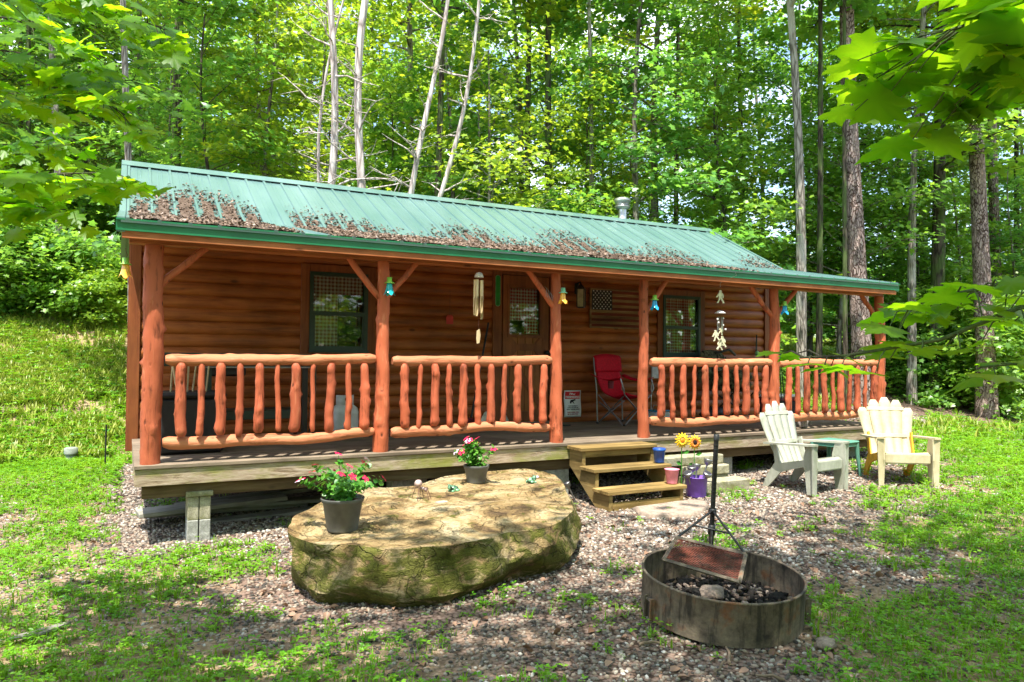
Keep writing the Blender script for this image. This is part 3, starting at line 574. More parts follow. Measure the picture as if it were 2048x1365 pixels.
# ribbed metal roof
xs_ = []; x = XL; step = .2286
while x < XR-.01:
    xs_ += [(x, 0), (x+.03, 0), (x+.038, .019), (x+.062, .019), (x+.070, 0), (x+.130, 0), (x+.133, .003), (x+.141, .003), (x+.144, 0), (x+.176, 0), (x+.179, .003), (x+.187, .003), (x+.190, 0)]; x += step
xs_ = [q for q in xs_ if q[0] <= XR]; xs_.append((XR, 0))
def roofsheet(mb, a, b_, ny=1):
    d = Vector((0, b_[0]-a[0], b_[1]-a[1])).normalized(); nrm = Vector((0, -d.z, d.y)); nrm = nrm if nrm.z > 0 else -nrm; V = []
    for (yy, zz) in (a, b_):
        for (xx, hh) in xs_: V.append(Vector((xx, yy, zz))+nrm*hh)
    for (yy, zz) in (a, b_): V += [Vector((XL, yy, zz))-nrm*.02, Vector((XR, yy, zz))-nrm*.02]
    n = len(xs_); F = [(i, i+1, n+i+1, n+i) for i in range(n-1)]+[(2*n, 2*n+2, 2*n+3, 2*n+1)]; mb.add(V, F)
    mb.add([V[i] for i in range(n)]+[V[2*n+1], V[2*n]], [tuple(range(n))+(n, n+1)][::1])
mb = MB(); roofsheet(mb, (EY-.03, EZ-.006), (BY, BZ)); roofsheet(mb, (BY-.01, BZ), (RY, RZ)); roofsheet(mb, (2*RY-BY+.25, BZ-.12), (RY, RZ)); roof = mb.build('roof', 'roof_metal', cabin)
mb = MB(); ca = RZ+.028
mb.add([(XL-.03, RY-.15, ca-.078), (XR+.03, RY-.15, ca-.078), (XR+.03, RY, ca+.012), (XL-.03, RY, ca+.012), (XL-.03, RY+.15, ca-.078), (XR+.03, RY+.15, ca-.078)], [(0, 1, 2, 3), (3, 2, 5, 4)])
mb.build('ridge_cap', 'roof_metal', roof)
ch = MB(); cx, cy = 7.56, 3.75; ch.lathe([(.19, 3.12), (.12, 3.22), (.078, 3.27), (.078, 3.66)], (cx, cy, 0), 24); ch.lathe([(.09, 3.30), (.093, 3.33), (.09, 3.35)], (cx, cy, 0), 24); st = ch.build('stove_pipe', 'galvanised', roof)
ch = MB(); ch.lathe([(.078, 3.54), (.125, 3.56), (.138, 3.585), (.138, 3.60), (.118, 3.605), (.118, 3.66), (.138, 3.665), (.150, 3.70), (.135, 3.735), (.09, 3.752), (.001, 3.756)], (cx, cy, 0), 28)
for k in range(3): ch.lathe([(.119, 3.612+k*.017), (.126, 3.617+k*.017), (.119, 3.622+k*.017)], (cx, cy, 0), 28)
ch.build('pipe_cap', 'galvanised', st)

# piers: every cinder block is a thing
def block(x, y, z, d=(.20, .20, .40), rz=0, mat='cinder', lab=None, grp='grey cinder blocks under the porch'):
    mb = MB(); mb.box((0, 0, d[2]/2), d, None, .006)
    mb.bx(-.008, .008, -d[1]/2-.0, -d[1]/2+.0, 0, 0) if 0 else None
    o = mb.build('cinder_block', mat); o.location = (x, y, z); o.rotation_euler = (0, 0, rz); tag(o, lab or 'plain grey cinder block under the porch beam', 'concrete block', grp); return o
zg = gz(.38, .05)-.02
block(.335, .05, zg, (.088, .19, .20), 0, 'cinder', 'lower left pale cinder block of the pier at the porch corner'); block(.432, .05, zg, (.088, .19, .20), 0, 'cinder', 'lower right pale cinder block of the pier at the porch corner')
block(.335, .055, zg+.20, (.088, .19, .20), .02, 'cinder_mossy', 'upper left shaded cinder block of the corner pier, under the cap slab'); block(.432, .055, zg+.20, (.088, .19, .20), -.01, 'cinder_mossy', 'upper right shaded cinder block of the corner pier, under the cap slab')
block(.385, .05, zg+.401, (.215, .22, .045), 0, 'cinder_mossy', 'flat cap slab on top of the corner block pier')
for (x, yy) in ((2.35, .25), (3.95, .10), (6.35, .10), (6.30, 1.2), (2.2, 1.2), (8.9, .3)):
    z = gz(x, yy)-.02; block(x, yy, z, (.36, .20, -.292-z)) 
# boards stacked under the porch
for k, (x0_, x1_, yy, z, rz, th) in enumerate(((-.02, 1.5, .95, .02, .03, 0), (.1, 1.9, .85, .065, -.04, 0), (-.08, 1.25, .75, .11, .10, 0), (.55, 2.2, .62, .0, -.05, 0), (.25, 2.6, .95, .16, .0, 0))):
    mb = MB(); mb.box((0, 0, 0), (x1_-x0_, .19 if k != 2 else .28, .038), None, .004)
    o = mb.build('plank', 'grey_board', None, ((x0_+x1_)/2, yy, gz(.8, .8)+z+.03), (0, R(-1.2*k+1), rz))
    tag(o, ['long grey plank at the front of the board pile under the porch', 'weathered plank lying second from the ground in the board pile', 'wide pale board sticking out left on top of the board pile', 'short low plank right of the corner block pier', 'uppermost dark plank reaching right under the porch'][k], 'plank', 'grey planks piled under the porch')

# ---------------------------------------------------------------- leaf litter on the roof
n = 20000; X = RNG.uniform(XL+.06, XR-.05, n*3)
S = RNG.uniform(0, 1, n*3)          # up-slope coordinate: 0 eave .. break .. ridge
Yb = EY-.02+S*(3.1-EY)
lim = 1.766+.22+.30*(np.sin(X*1.3+1)*.5+.5)+.22*np.sin(X*3.7)+.28*np.clip(1-np.abs(X-.9)/1.2, 0, 1)+.15*RNG.normal(size=n*3)+np.where(X > 8.0, -.5+(X-8.0)*.25, 0)
ok = (Yb < lim) & ~((Yb < 1.7) & (X > 6.6+RNG.uniform(-.3, .3, n*3))) & ~((np.abs(X-1.33) < .16)) & ~((X > 7.75) & (X < 8.15) & (RNG.uniform(size=n*3) < .7))
ok &= ~((Yb > 1.55) & (((X-XL) % .2286) > .03) & (((X-XL) % .2286) < .075) & (RNG.uniform(size=n*3) < .75))
X, Yb = X[ok][:n], Yb[ok][:n]; n = len(X)
Zr = np.where(Yb < BY, EZ+(Yb-EY)*(BZ-EZ)/(BY-EY), BZ+(Yb-BY)*(RZ-BZ)/(RY-BY)); dep = RNG.uniform(.004, 1, n)**2*.022
P = np.stack([X, Yb, Zr+.012+dep], -1); nr = RNG.normal(size=(n, 3))*.34+np.array([0, -.3, 1.0])
fx, fy, fz = frames(nr, RNG.uniform(.016, .052, n), RNG.uniform(1, 2.8, n)[:, None]); me = scatter('leaf_litter', LEAF_T, LEAF_F, P, fx, fy, fz, 'roof_leaf', RNG.uniform(size=n))
lit = link('leaf_litter', me); tag(lit, 'dead brown leaves and twigs drifted along the lower roof', 'leaf litter', kind='stuff')

gx_ = np.arange(XL+.06, XR-.06, .035); gy_ = np.arange(EY-.01, 2.9, .035); MX, MY = np.meshgrid(gx_, gy_); rag = .07*np.sin(MX*23+MY*11)+.06*np.sin(MX*9.7-MY*17)+.05*RNG.normal(size=MX.shape)
lim = 1.766-.02+.30*(np.sin(MX*1.3+1)*.5+.5)+.22*np.sin(MX*3.7)+.28*np.clip(1-np.abs(MX-.9)/1.2, 0, 1)+rag; okm = (MY < lim) & ~(np.abs(MX-1.33) < .2) & ~((MX > 6.4) & (MY < 1.7)) & (MX < 8.0) & ~((((MX-XL) % .2286) > .02) & (((MX-XL) % .2286) < .085) & (RNG.uniform(size=MX.shape) < .6) & (MY > 1.2))
MZ = np.where(MY < BY, EZ+(MY-EY)*(BZ-EZ)/(BY-EY), BZ+(MY-BY)*(RZ-BZ)/(RY-BY))+.016+RNG.uniform(0, .010, MX.shape); V = np.stack([MX, MY, MZ], -1).reshape(-1, 3); ny2, nx2 = MX.shape; idm = np.arange(ny2*nx2).reshape(ny2, nx2); kk = okm[:-1, :-1] & okm[1:, 1:] & okm[:-1, 1:] & okm[1:, :-1]
Fm = np.stack([idm[:-1, :-1], idm[:-1, 1:], idm[1:, 1:], idm[1:, :-1]], -1)[kk]; used = np.unique(Fm); remap = np.zeros(len(V), int); remap[used] = np.arange(len(used))
o = link('needle_mat', np_mesh('needle_mat', V[used], remap[Fm], 'litter_mat', None, False)); tag(o, 'matted brown needles and humus under the leaves on the roof', 'leaf litter', kind='stuff')

# ================================================================== things on the porch wall
# wooden flag
def textmesh(s, size, mat, parent, name, M4, extrude=.0008, bold=0.0, align='CENTER'):
    c = bpy.data.curves.new('lettering', 'FONT'); c.body = s; c.size = size; c.extrude = extrude; c.align_x = align; c.offset = bold; c.resolution_u = 2
    o = bpy.data.objects.new('lettering', c); COL.objects.link(o); bpy.context.view_layer.update()
    me = bpy.data.meshes.new_from_object(o.evaluated_get(bpy.context.evaluated_depsgraph_get())); bpy.data.objects.remove(o); me.transform(M4)
    me.materials.clear(); me.materials.append(M[mat]); q = bpy.data.objects.new(name, me); COL.objects.link(q); q.parent = parent; return q
FACE = Matrix(((1, 0, 0, 0), (0, 0, -1, 0), (0, 1, 0, 0), (0, 0, 0, 1)))      # text plane XY -> XZ facing -Y
fx0, fx1, fz0, fz1 = 5.72, 6.75, 1.35, 1.92; yw = WY-.035
flag = thing('wooden_flag', 'rustic wooden plank flag with white stars in a dark canton', 'flag', ((fx0+fx1)/2, yw, fz0))
W_, H_ = fx1-fx0, fz1-fz0
for k in range(13):
    mb = MB(); z0 = .02+(H_-.04)*k/13; mb.bx(-W_/2+.02, W_/2-.02, -.018-random.uniform(0, .004), 0, z0, z0+(H_-.04)/13-.003, .002); mb.build('stripe', 'flag_stripe' if k % 2 == 0 else 'flag_stripe_pale', flag)
mb = MB(); cw, chh = .36, H_*.50; mb.bx(-W_/2+.022, -W_/2+.022+cw, -.030, -.0235, H_-.02-chh, H_-.02); ct = mb.build('canton', 'ink', flag)
mb = MB()
for r_ in range(9):
    nn = 6 if r_ % 2 == 0 else 5
    for c in range(nn):
        px = -W_/2+.022+cw*((c+.5 if nn == 6 else c+1)/6); pz = H_-.02-chh+chh*(r_+.5)/9
        mb.prism([(px+(.0125 if q % 2 == 0 else .006)*math.sin(q*math.pi/5), pz+(.0125 if q % 2 == 0 else .006)*math.cos(q*math.pi/5)) for q in range(10)], .003, Matrix.Translation((0, -.0318, 0)))
mb.build('stars', 'white_paint', ct)
mb = MB(); mb.bx(-W_/2, W_/2, -.03, 0, 0, .02); mb.bx(-W_/2, W_/2, -.03, 0, H_-.02, H_); mb.bx(-W_/2, -W_/2+.02, -.03, 0, .0201, H_-.0201); mb.bx(W_/2-.02, W_/2, -.03, 0, .0201, H_-.0201); mb.build('flag_border', 'flag_stripe_pale', flag)
# wall lantern
ln = thing('wall_lantern', 'black wall lantern with tall amber panes beside the door', 'lantern', (5.50, WY-.035, 1.62))
mb = MB(); mb.lathe([(.001, .34), (.02, .33), (.075, .28), (.078, .265)], (0, -.12, 0), 4, False); mb.lathe([(.065, 0), (.07, .015), (.001, .015)], (0, -.12, 0), 4, False)
for a in range(4):
    t = math.pi/2*a; mb.tube([(.07*math.cos(t), -.12+.07*math.sin(t), .01), (.072*math.cos(t), -.12+.072*math.sin(t), .27)], .007, 6)
mb.tube([(0, -.12, .33), (0, -.10, .37), (0, -.03, .36), (0, 0, .30)], .010, 8); mb.bx(-.035, .035, -.012, 0, .20, .36); mb.build('lantern_frame', 'black_metal', ln)
mb = MB(); mb.lathe([(.058, .016), (.062, .262)], (0, -.12, 0), 4, False); mb.build('lantern_pane', 'lantern_glass', ln)
# thermometer / green strip sign
tm = thing('wall_sign', 'narrow green reflective number sign on the door casing', 'sign', (4.245, WY-.031, 1.60))
def rrect(w_, h_, r, n=5, x=0, z=0):
    P = []
    for (cx_, cz_, a0) in ((w_/2-r, h_-r, 0), (-w_/2+r, h_-r, 90), (-w_/2+r, r, 180), (w_/2-r, r, 270)):
        for k in range(n+1): a = R(a0+90*k/n); P.append((x+cx_+r*math.cos(a), z+cz_+r*math.sin(a)))
    return P[::-1]
mb = MB(); mb.prism(rrect(.072, .42, .03), .004); mb.build('sign_plate', 'jade_metal', tm)
mb = MB(); mb.prism(rrect(.060, .408, .025, 5, 0, .006), .003, Matrix.Translation((0, -.0036, 0))); mb.build('sign_face', 'sign_green', tm)
mb = MB(); mb.bx(-.006, .006, -.0062, -.0052, .025, .075); mb.build('dark_mark', 'ink', tm)
# fly swatter
sw = thing('fly_swatter', 'red plastic fly swatter hanging on the log wall', 'fly swatter', (3.55, WY-.02, 1.34))
mb = MB(); mb.prism([(-.048, 0), (-.05, .09), (-.03, .115), (.03, .115), (.05, .09), (.048, 0)][::-1], .004); mb.build('swatter_blade', 'red_plastic', sw)
mb = MB(); mb.tube([(0, 0, .11), (.001, 0, .42)], .0025, 6); mb.tube([(0, 0, .42), (.012, 0, .435), (0, 0, .45), (-.012, 0, .435), (0, 0, .42)], .002, 5); mb.build('swatter_wire', 'rust_wire', sw)
# no trespassing sign
sg = thing('warning_sign', 'curled white and red no trespassing sign on the wall by the red chair', 'sign', (5.435, WY-.05, .075))
sw_, sh = .275, .375
def sheet(mb, w_, h_, z0, y0, amp=.012):
    n = 16; V = []
    for i in range(n+1):
        t = i/n; z = z0+h_*t; yy = y0-amp*math.sin(math.pi*2*(z/sh)*.9+.4)-.02*(z/sh)*.3
        V += [(-w_/2, yy, z), (w_/2, yy-.004, z)]
    mb.add(V, [(2*i, 2*i+1, 2*i+3, 2*i+2) for i in range(n)], True)
yb_ = lambda z: -.012*math.sin(math.pi*2*(z/sh)*.9+.4)-.02*(z/sh)*.3
mb = MB(); sheet(mb, sw_, sh, 0, 0); o_ = mb.build('sign_sheet', 'sign_white', sg); sl = o_.modifiers.new('thick', 'SOLIDIFY'); sl.thickness = .002; sl.offset = 1
mb = MB(); sheet(mb, sw_-.03, .105, sh-.12, -.0035); mb.build('red_band', 'sign_red', sg)
mb = MB()
for (a, b_) in ((-sw_/2+.010, -sw_/2+.0125), (sw_/2-.0125, sw_/2-.010)): 
    n = 12; V = []
    for i in range(n+1): z = .012+(sh-.135)*i/n; V += [(a, yb_(z)-.0035, z), (b_, yb_(z)-.0035, z)]
    mb.add(V, [(2*i, 2*i+1, 2*i+3, 2*i+2) for i in range(n)])
mb.bx(-sw_/2+.010, sw_/2-.010, yb_(.012)-.006, yb_(.012)-.0035, .010, .0125); mb.build('border_line', 'ink', sg)
def line(s, size, z, mat, nm='lettering', bold=.0): textmesh(s, size, mat, sg, nm, Matrix.Translation((0, yb_(z)-.0075, z)) @ FACE, .0008, bold)
line('NO', .062, sh-.062, 'sign_white', bold=.002); line('TRESPASSING', .040, sh-.107, 'sign_white', bold=.0012)
line('THIS PROPERTY', .022, .148, 'ink', bold=.0006); line('IS PROTECTED BY', .022, .124, 'ink', bold=.0006); line('VIDEO SURVEILLANCE', .0215, .100, 'ink', bold=.0006)
line('TRESPASSERS WILL', .0235, .058, 'ink_red', bold=.0006); line('BE PROSECUTED', .0235, .032, 'ink_red', bold=.0006)
mb = MB(); T = Matrix.Translation((0, yb_(.2)-.0055, .205)); mb.prism([(-.045, .01), (-.03, .035), (.045, .048), (.05, .03), (-.02, .0), (-.02, -.015), (-.04, -.015)][::-1], .002, T); mb.prism([(.01, .012), (.03, -.014), (.05, -.018), (.05, -.026), (.022, -.02), (-.005, .008)], .002, T); mb.build('camera_symbol', 'ink', sg)

# broom leaning by the door, dustpan, spray bottle
br = thing('broom', 'black handled broom with burgundy bristles leaning by the door', 'broom', (3.72, WY-.36, 0))
mb = MB(); mb.tube([(0, 0, .14), (.36, .27, 1.37)], .014, 8); mb.build('broom_handle', 'black_plastic', br)
mb = MB(); mb.box((0, 0, .11), (.26, .06, .05), (0, R(0), 0), .01); mb.prism([(-.12, .09), (.12, .09), (.15, 0), (-.17, 0)], .05); mb.build('bristles', 'burgundy', br)
dp = thing('dustpan', 'pale grey long handled dustpan standing on the porch floor', 'dustpan', (3.80, WY-.62, 0))
mb = MB(); mb.prism([(-.15, .0), (.09, .0), (.11, .23), (.05, .26), (-.02, .22)][::-1], .012); mb.bx(-.145, .09, -.07, -.006, 0, .012); mb.build('pan', 'pale_plastic', dp)
mb = MB(); mb.tube([(.07, 0, .24), (.085, 0, .33), (.09, 0, .42)], [.018, .012, .015], 8); mb.build('pan_grip', 'pale_plastic', dp)
bo = thing('spray_bottle', 'grey green bottle with a cap standing before the door', 'bottle', (4.12, WY-.50, 0))
mb = MB(); mb.lathe([(.001, 0), (.055, 0), (.058, .02), (.058, .11), (.03, .16), (.022, .19)]); mb.build('bottle_body', 'grey_plastic', bo)
mb = MB(); mb.lathe([(.023, .19), (.03, .192), (.03, .215), (.024, .22), (.035, .25), (.03, .27), (.001, .272)]); mb.build('bottle_cap', 'grey_plastic', bo)
mt = MB(); mt.box((0, 0, .009), (.72, .42, .012), None, .004); o = mt.build('door_mat', 'grill_green', None, (4.75, WY-.32, 0.002)); tag(o, 'dark green mat lying in front of the cabin door', 'door mat')

# ---------------------------------------------------------------- red camp chair
def camp_chair():
    t = thing('camping_chair', 'red fabric folding camp chair with steel tube legs', 'chair', (5.98, WY-.52, 0), R(14))
    w2 = .27; d2 = .24
    # feet: front/back pairs at corners; X frames on the four sides
    FL, FR, BL, BR_ = Vector((-w2, -d2, 0)), Vector((w2, -d2, 0)), Vector((-w2, d2, 0)), Vector((w2, d2, 0))
    sfl, sfr, sbl, sbr = Vector((-w2-.02, -d2-.02, .42)), Vector((w2+.02, -d2-.02, .42)), Vector((-w2, d2-.06, .30)), Vector((w2, d2-.06, .30))
    def leg(a, b_, r=.0095):
        mb = MB(); mb.tube([a, b_], r, 8); mb.build('leg', 'steel', t)
    leg(FL, sfr); leg(FR, sfl); leg(FL+Vector((.0, .015, 0)), Vector((-w2-.0, d2-.02, .40))); leg(BL, Vector((-w2-.02, -d2, .40))); leg(FR+Vector((0, .015, 0)), Vector((w2, d2-.02, .40))); leg(BR_, Vector((w2+.02, -d2, .40)))
    leg(BL+Vector((0, .01, 0)), sbr+Vector((0, .03, 0))); leg(BR_+Vector((0, .01, 0)), sbl+Vector((0, .03, 0)))
    for s in (-1, 1):
        mb = MB(); mb.tube([(s*w2, d2, 0), (s*(w2+.0), d2+.02, .45), (s*(w2-.01), d2+.09, .92)], .010, 8); mb.build('back_tube', 'steel', t)
        mb = MB(); mb.tube([(s*(w2+.02), -d2-.02, .42), (s*(w2+.055), -d2-.03, .50), (s*(w2+.06), -d2+.02, .64)], .010, 8); mb.build('arm_tube', 'steel', t)
        # sagging arm rest
        V = []; n = 10
        for i in range(n+1):
            q = i/n; yy = -d2+.0+q*(2*d2+.05); z = .655-.05*math.sin(math.pi*q)+.03*q
            V += [(s*(w2+.01), yy, z-.02), (s*(w2+.10), yy, z)]
        mb = MB(); mb.add(V, [(2*i, 2*i+1, 2*i+3, 2*i+2) for i in range(n)], True); o = mb.build('armrest', 'red_cloth', t); m_ = o.modifiers.new('thick', 'SOLIDIFY'); m_.thickness = .008
    # one sling: seat + back
    prof = [(-.27, .405), (-.20, .375), (-.08, .345), (.06, .345), (.16, .38), (.21, .46), (.245, .58), (.28, .72), (.30, .84), (.315, .93)]
    V = []; nx2 = 10
    for k, (yy, z) in enumerate(prof):
        hw = w2*(1.0 if k < 3 else .78 if k < 6 else .93)+.0
        for i in range(nx2+1):
            q = i/nx2*2-1; V.append((q*hw, yy+(.02*(1-q*q) if k > 4 else 0), z+(.05*q*q if k < 5 else 0)+(.03*(1-q*q) if k == len(prof)-1 else 0)))
    F_ = [(k*(nx2+1)+i, k*(nx2+1)+i+1, (k+1)*(nx2+1)+i+1, (k+1)*(nx2+1)+i) for k in range(len(prof)-1) for i in range(nx2)]
    mb = MB(); mb.add(V, F_, True); o = mb.build('seat_sling', 'red_cloth', t); m_ = o.modifiers.new('thick', 'SOLIDIFY'); m_.thickness = .008
    # padded head panel
    V = []
    for k, (yy, z) in enumerate([(.262, .72), (.268, .76), (.278, .84), (.285, .91), (.305, .945), (.325, .93)]):
        for i in range(nx2+1):
            q = i/nx2*2-1; V.append((q*(w2+.01), yy+(.012*(1-q*q)), z+(.03*(1-q*q) if k > 3 else 0)))
    mb = MB(); mb.add(V, [(k*(nx2+1)+i, k*(nx2+1)+i+1, (k+1)*(nx2+1)+i+1, (k+1)*(nx2+1)+i) for k in range(5) for i in range(nx2)], True); o = mb.build('head_panel', 'red_cloth', t); m_ = o.modifiers.new('thick', 'SOLIDIFY'); m_.thickness = .012
    mb = MB(); mb.lathe([(.035, 0), (.042, .10)], (-w2-.06, -.05, .50), 12); mb.lathe([(.001, 0), (.035, 0)], (-w2-.06, -.05, .50), 12); mb.build('cup_holder', 'burgundy', t)
    for p in (FL, FR, BL, BR_):
        mb = MB(); mb.lathe([(.001, 0), (.02, 0), (.018, .022), (.001, .024)], tuple(p), 8); mb.build('foot', 'black_plastic', t)
camp_chair()

# ---------------------------------------------------------------- griddle cart, covered bin, propane
gr = thing('outdoor_griddle', 'dark green outdoor griddle cart on casters behind the left railing', 'griddle', (1.02, 1.05, 0))
def part(nm, mat, parent, fn):
    mb = MB(); fn(mb); return mb.build(nm, mat, parent)
part('griddle_top', 'grill_green', gr, lambda m: (m.bx(-1.02, .50, -.28, .30, .80, .90, .01), m.bx(-1.0, .48, -.27, .28, .905, .93, .008)))
part('grease_rail', 'steel', gr, lambda m: m.bx(-.60, .48, -.30, -.285, .785, .80))
part('burner_box', 'black_metal', gr, lambda m: (m.bx(-.55, .0, -.22, .2, .72, .798, .01), m.bx(-.62, .50, .18, .22, .56, .78)) if 0 else m.bx(-.50, -.15, -.20, .2, .70, .795, .02))
part('side_shelf', 'black_metal', gr, lambda m: m.bx(.52, .86, -.26, .24, .845, .89, .012))
for x in (.64, .79): part('control_knob', 'red_plastic', gr, lambda m, x=x: m.lathe([(.001, .02), (.018, .02), (.022, .0)], (x, -.27, .87), 10, rot=(R(90), 0, 0)))
for x, yy in ((-.50, -.22), (.42, -.22), (-.50, .22), (.42, .22), (.50, -.24)):
    part('leg', 'grill_green' if x != .42 else 'black_metal', gr, lambda m, x=x, yy=yy: m.bx(x-.028, x+.028, yy-.02, yy+.02, .10, .80))
part('lower_shelf', 'grill_green', gr, lambda m: m.bx(-.47, .39, -.22, .22, .27, .36, .006))
for s in (-1, 1): part('corner_gusset', 'black_metal', gr, lambda m, s=s: m.prism([(-.04+s*.36, .37), (-.04+s*.42, .37), (-.04+s*.42, .47)][::-s], .02, Matrix.Translation((0, -.2, 0))))
for x, yy in ((-.50, -.22), (.42, -.22), (-.50, .22), (.42, .22)):
    c = part('caster', 'black_plastic', gr, lambda m, x=x, yy=yy: (m.bx(x-.02, x+.02, yy-.02, yy+.02, .07, .10), m.tube([(x-.012, yy, .036), (x+.012, yy, .036)], .036, 16)))
bn = thing('covered_bin', 'black covered box beside the griddle at the porch corner', 'box', (.34, .72, 0), .05)
part('bin_body', 'black_plastic', bn, lambda m: m.box((0, 0, .26), (.56, .50, .52), None, .03)); part('bin_lid', 'black_plastic', bn, lambda m: m.box((0, 0, .54), (.60, .54, .05), None, .02))
for k in range(7):
    mb = MB(); x = -.16+k*.05+random.uniform(-.01, .01); mb.tube([(0, 0, 0), (random.uniform(-.06, .06), .0, .34)], .009, 6); o = mb.build('marshmallow_stick', 'bamboo', None, (.34+x, .72+random.uniform(-.1, .1), .565)); tag(o, 'pale wooden stick standing on the black covered box', 'stick', 'pale wooden sticks standing on the black box')
pr_ = thing('propane_tank', 'white propane tank with round collar hole standing by the wall', 'propane tank', (2.02, WY-.62, 0))
part('tank_body', 'propane_white', pr_, lambda m: m.lathe([(.001, .03), (.11, .03), (.15, .07), (.155, .12), (.155, .27), (.145, .32), (.09, .365), (.001, .37)], n=28))
part('foot_ring', 'propane_white', pr_, lambda m: m.lathe([(.11, 0), (.115, 0), (.115, .06)], n=24))
def collar(m):
    n = 18; V = []
    for i in range(n+1):
        a = R(-180+i*10.0)
        V += [(.10*math.cos(a), .10*math.sin(a), .35), (.10*math.cos(a), .10*math.sin(a), .47)]
    m.add(V, [(2*i, 2*i+2, 2*i+3, 2*i+1) for i in range(n)], True)
o = part('collar', 'propane_white', pr_, collar); m_ = o.modifiers.new('thick', 'SOLIDIFY'); m_.thickness = .004
part('handle_hole', 'black_plastic', pr_, lambda m: m.lathe([(.001, 0), (.026, 0)], (0, -.104, .425), 16, rot=(R(90), 0, 0)))
part('valve', 'galvanised', pr_, lambda m: (m.lathe([(.02, .36), (.02, .42), (.03, .43), (.001, .432)], n=10)))

# ---------------------------------------------------------------- things on the right part of the porch
def bag_mesh(seed, d, n=16, k=10, amp=.18):
    rr = random.Random(seed); mb = MB(); ph = [rr.uniform(0, 6) for _ in range(6)]; V = []
    for i in range(k+1):
        a = math.pi*i/k; z = -math.cos(a)
        for j in range(n):
            t = 2*math.pi*j/n; q = 1+amp*math.sin(3*t+ph[0]+2*z)+amp*.6*math.sin(5*t+ph[1]-3*z)+amp*.4*rr.uniform(-1, 1)
            x = (math.sin(a)**.6)*math.cos(t)*q; y = (math.sin(a)**.6)*math.sin(t)*q; V.append((x*d[0]/2, y*d[1]/2, (z+1)/2*d[2]))
    mb.add(V, [(i*n+j, i*n+(j+1) % n, (i+1)*n+(j+1) % n, (i+1)*n+j) for i in range(k) for j in range(n)], True); return mb
cc = thing('folding_camo_chair', 'camouflage cloth folding chair set behind the railing under the window', 'chair', (7.95, 1.45, 0), .2)
for (a, b_) in (((-.27, -.25, 0), (.27, .22, .45)), ((.27, -.25, 0), (-.27, .22, .45)), ((-.27, .25, 0), (-.27, -.22, .45)), ((.27, .25, 0), (.27, -.22, .45)), ((-.27, .25, .0), (-.29, .33, .95)), ((.27, .25, .0), (.29, .33, .95))):
    part('leg', 'black_metal', cc, lambda m, a=a, b_=b_: m.tube([a, b_], .011, 8))
o = bag_mesh(4, (.62, .52, .34)).build('seat_bundle', 'camo_cloth', cc, (0, 0, .42)); o = bag_mesh(8, (.66, .16, .62)).build('back_cloth', 'camo_cloth', cc, (0, .30, .45), (R(-12), 0, 0))
part('cloth_strap', 'black_plastic', cc, lambda m: m.tube([(-.3, .1, 1.0), (-.1, 0, 1.06), (.2, .1, .98)], .02, 6))
co_ = thing('picnic_cooler', 'burgundy and grey picnic cooler with white lid behind the railing', 'cooler', (8.55, 1.15, 0), .05)
part('cooler_body', 'ink', co_, lambda m: m.box((0, 0, .15), (.56, .34, .30), None, .02)); part('cooler_band', 'burgundy', co_, lambda m: m.box((0, 0, .32), (.565, .345, .05), None, .01)); part('cooler_lid', 'white_paint', co_, lambda m: m.box((0, 0, .37), (.58, .36, .045), None, .015))
o = bag_mesh(12, (.20, .18, .17)).build('plastic_bag', 'stripe_cloth', None, (8.42, 1.12, .39)); tag(o, 'small white plastic bag lying on the picnic cooler', 'bag')
o = bag_mesh(15, (.40, .30, .22)).build('duffel_bag', 'black_plastic', None, (7.45, 1.30, 0)); tag(o, 'black lumpy bag on the porch floor below the window', 'bag')
bt = thing('storage_tub', 'white and blue plastic tub behind the railing near the steps', 'tub', (6.45, 1.35, 0))
part('tub_body', 'stripe_cloth', bt, lambda m: m.box((0, 0, .09), (.26, .22, .17), None, .02)); part('tub_lid', 'glass_blue', bt, lambda m: m.box((0, 0, .185), (.28, .24, .02), None, .006))
part('tub_handle', 'steel', bt, lambda m: m.tube([(-.12, 0, .17), (-.08, 0, .26), (.08, 0, .26), (.12, 0, .17)], .005, 6))
o = thing('rolled_towel', 'rolled blue beach towel standing upright beside the porch post', 'towel', (7.55, .35, 0)); part('towel_roll', 'hose_blue', o, lambda m: m.tube([(0, 0, 0), (.01, .01, .35), (0, .02, .75)], [.035, .038, .03], 10, jit=.08)); part('towel_edge', 'teal_fabric', o, lambda m: m.tube([(0, .02, .75), (0, .02, .80)], [.032, .015], 10))
o = bag_mesh(33, (.34, .20, .20)).build('teal_cushion', 'teal_fabric', None, (8.15, .75, .83)); 
tb = thing('side_stand', 'small black wire stand holding a teal cushion behind the last bay', 'stand', (8.15, .75, 0))
part('stand_top', 'black_metal', tb, lambda m: m.lathe([(.001, .83), (.14, .83), (.14, .815), (.001, .815)]))
for k in range(3): part('leg', 'black_metal', tb, lambda m, k=k: m.tube([(.05*math.cos(k*2.1), .05*math.sin(k*2.1), .82), (.17*math.cos(k*2.1), .17*math.sin(k*2.1), 0)], .007, 6))
tag(o, 'teal cushion resting on a small stand by the last porch bay', 'cushion')
hk = thing('wall_hook', 'dark hanging tool with a green base on the wall behind the fourth bay', 'hanger', (9.03, WY-.02, 1.02))
part('hook_bar', 'black_metal', hk, lambda m: (m.tube([(0, 0, .02), (0, -.01, .30)], .012, 8), m.box((0, -.005, .12), (.03, .01, .14)))); part('hook_base', 'jade_metal', hk, lambda m: m.lathe([(.001, -.05), (.03, -.04), (.035, .0), (.02, .03), (.001, .035)], (0, -.02, 0), 12))
o = bag_mesh(21, (.12, .12, .12)).build('white_stone', 'pale_rock', None, (7.93, .12, 0)); tag(o, 'pale stone on the deck edge behind the last railing', 'stone')
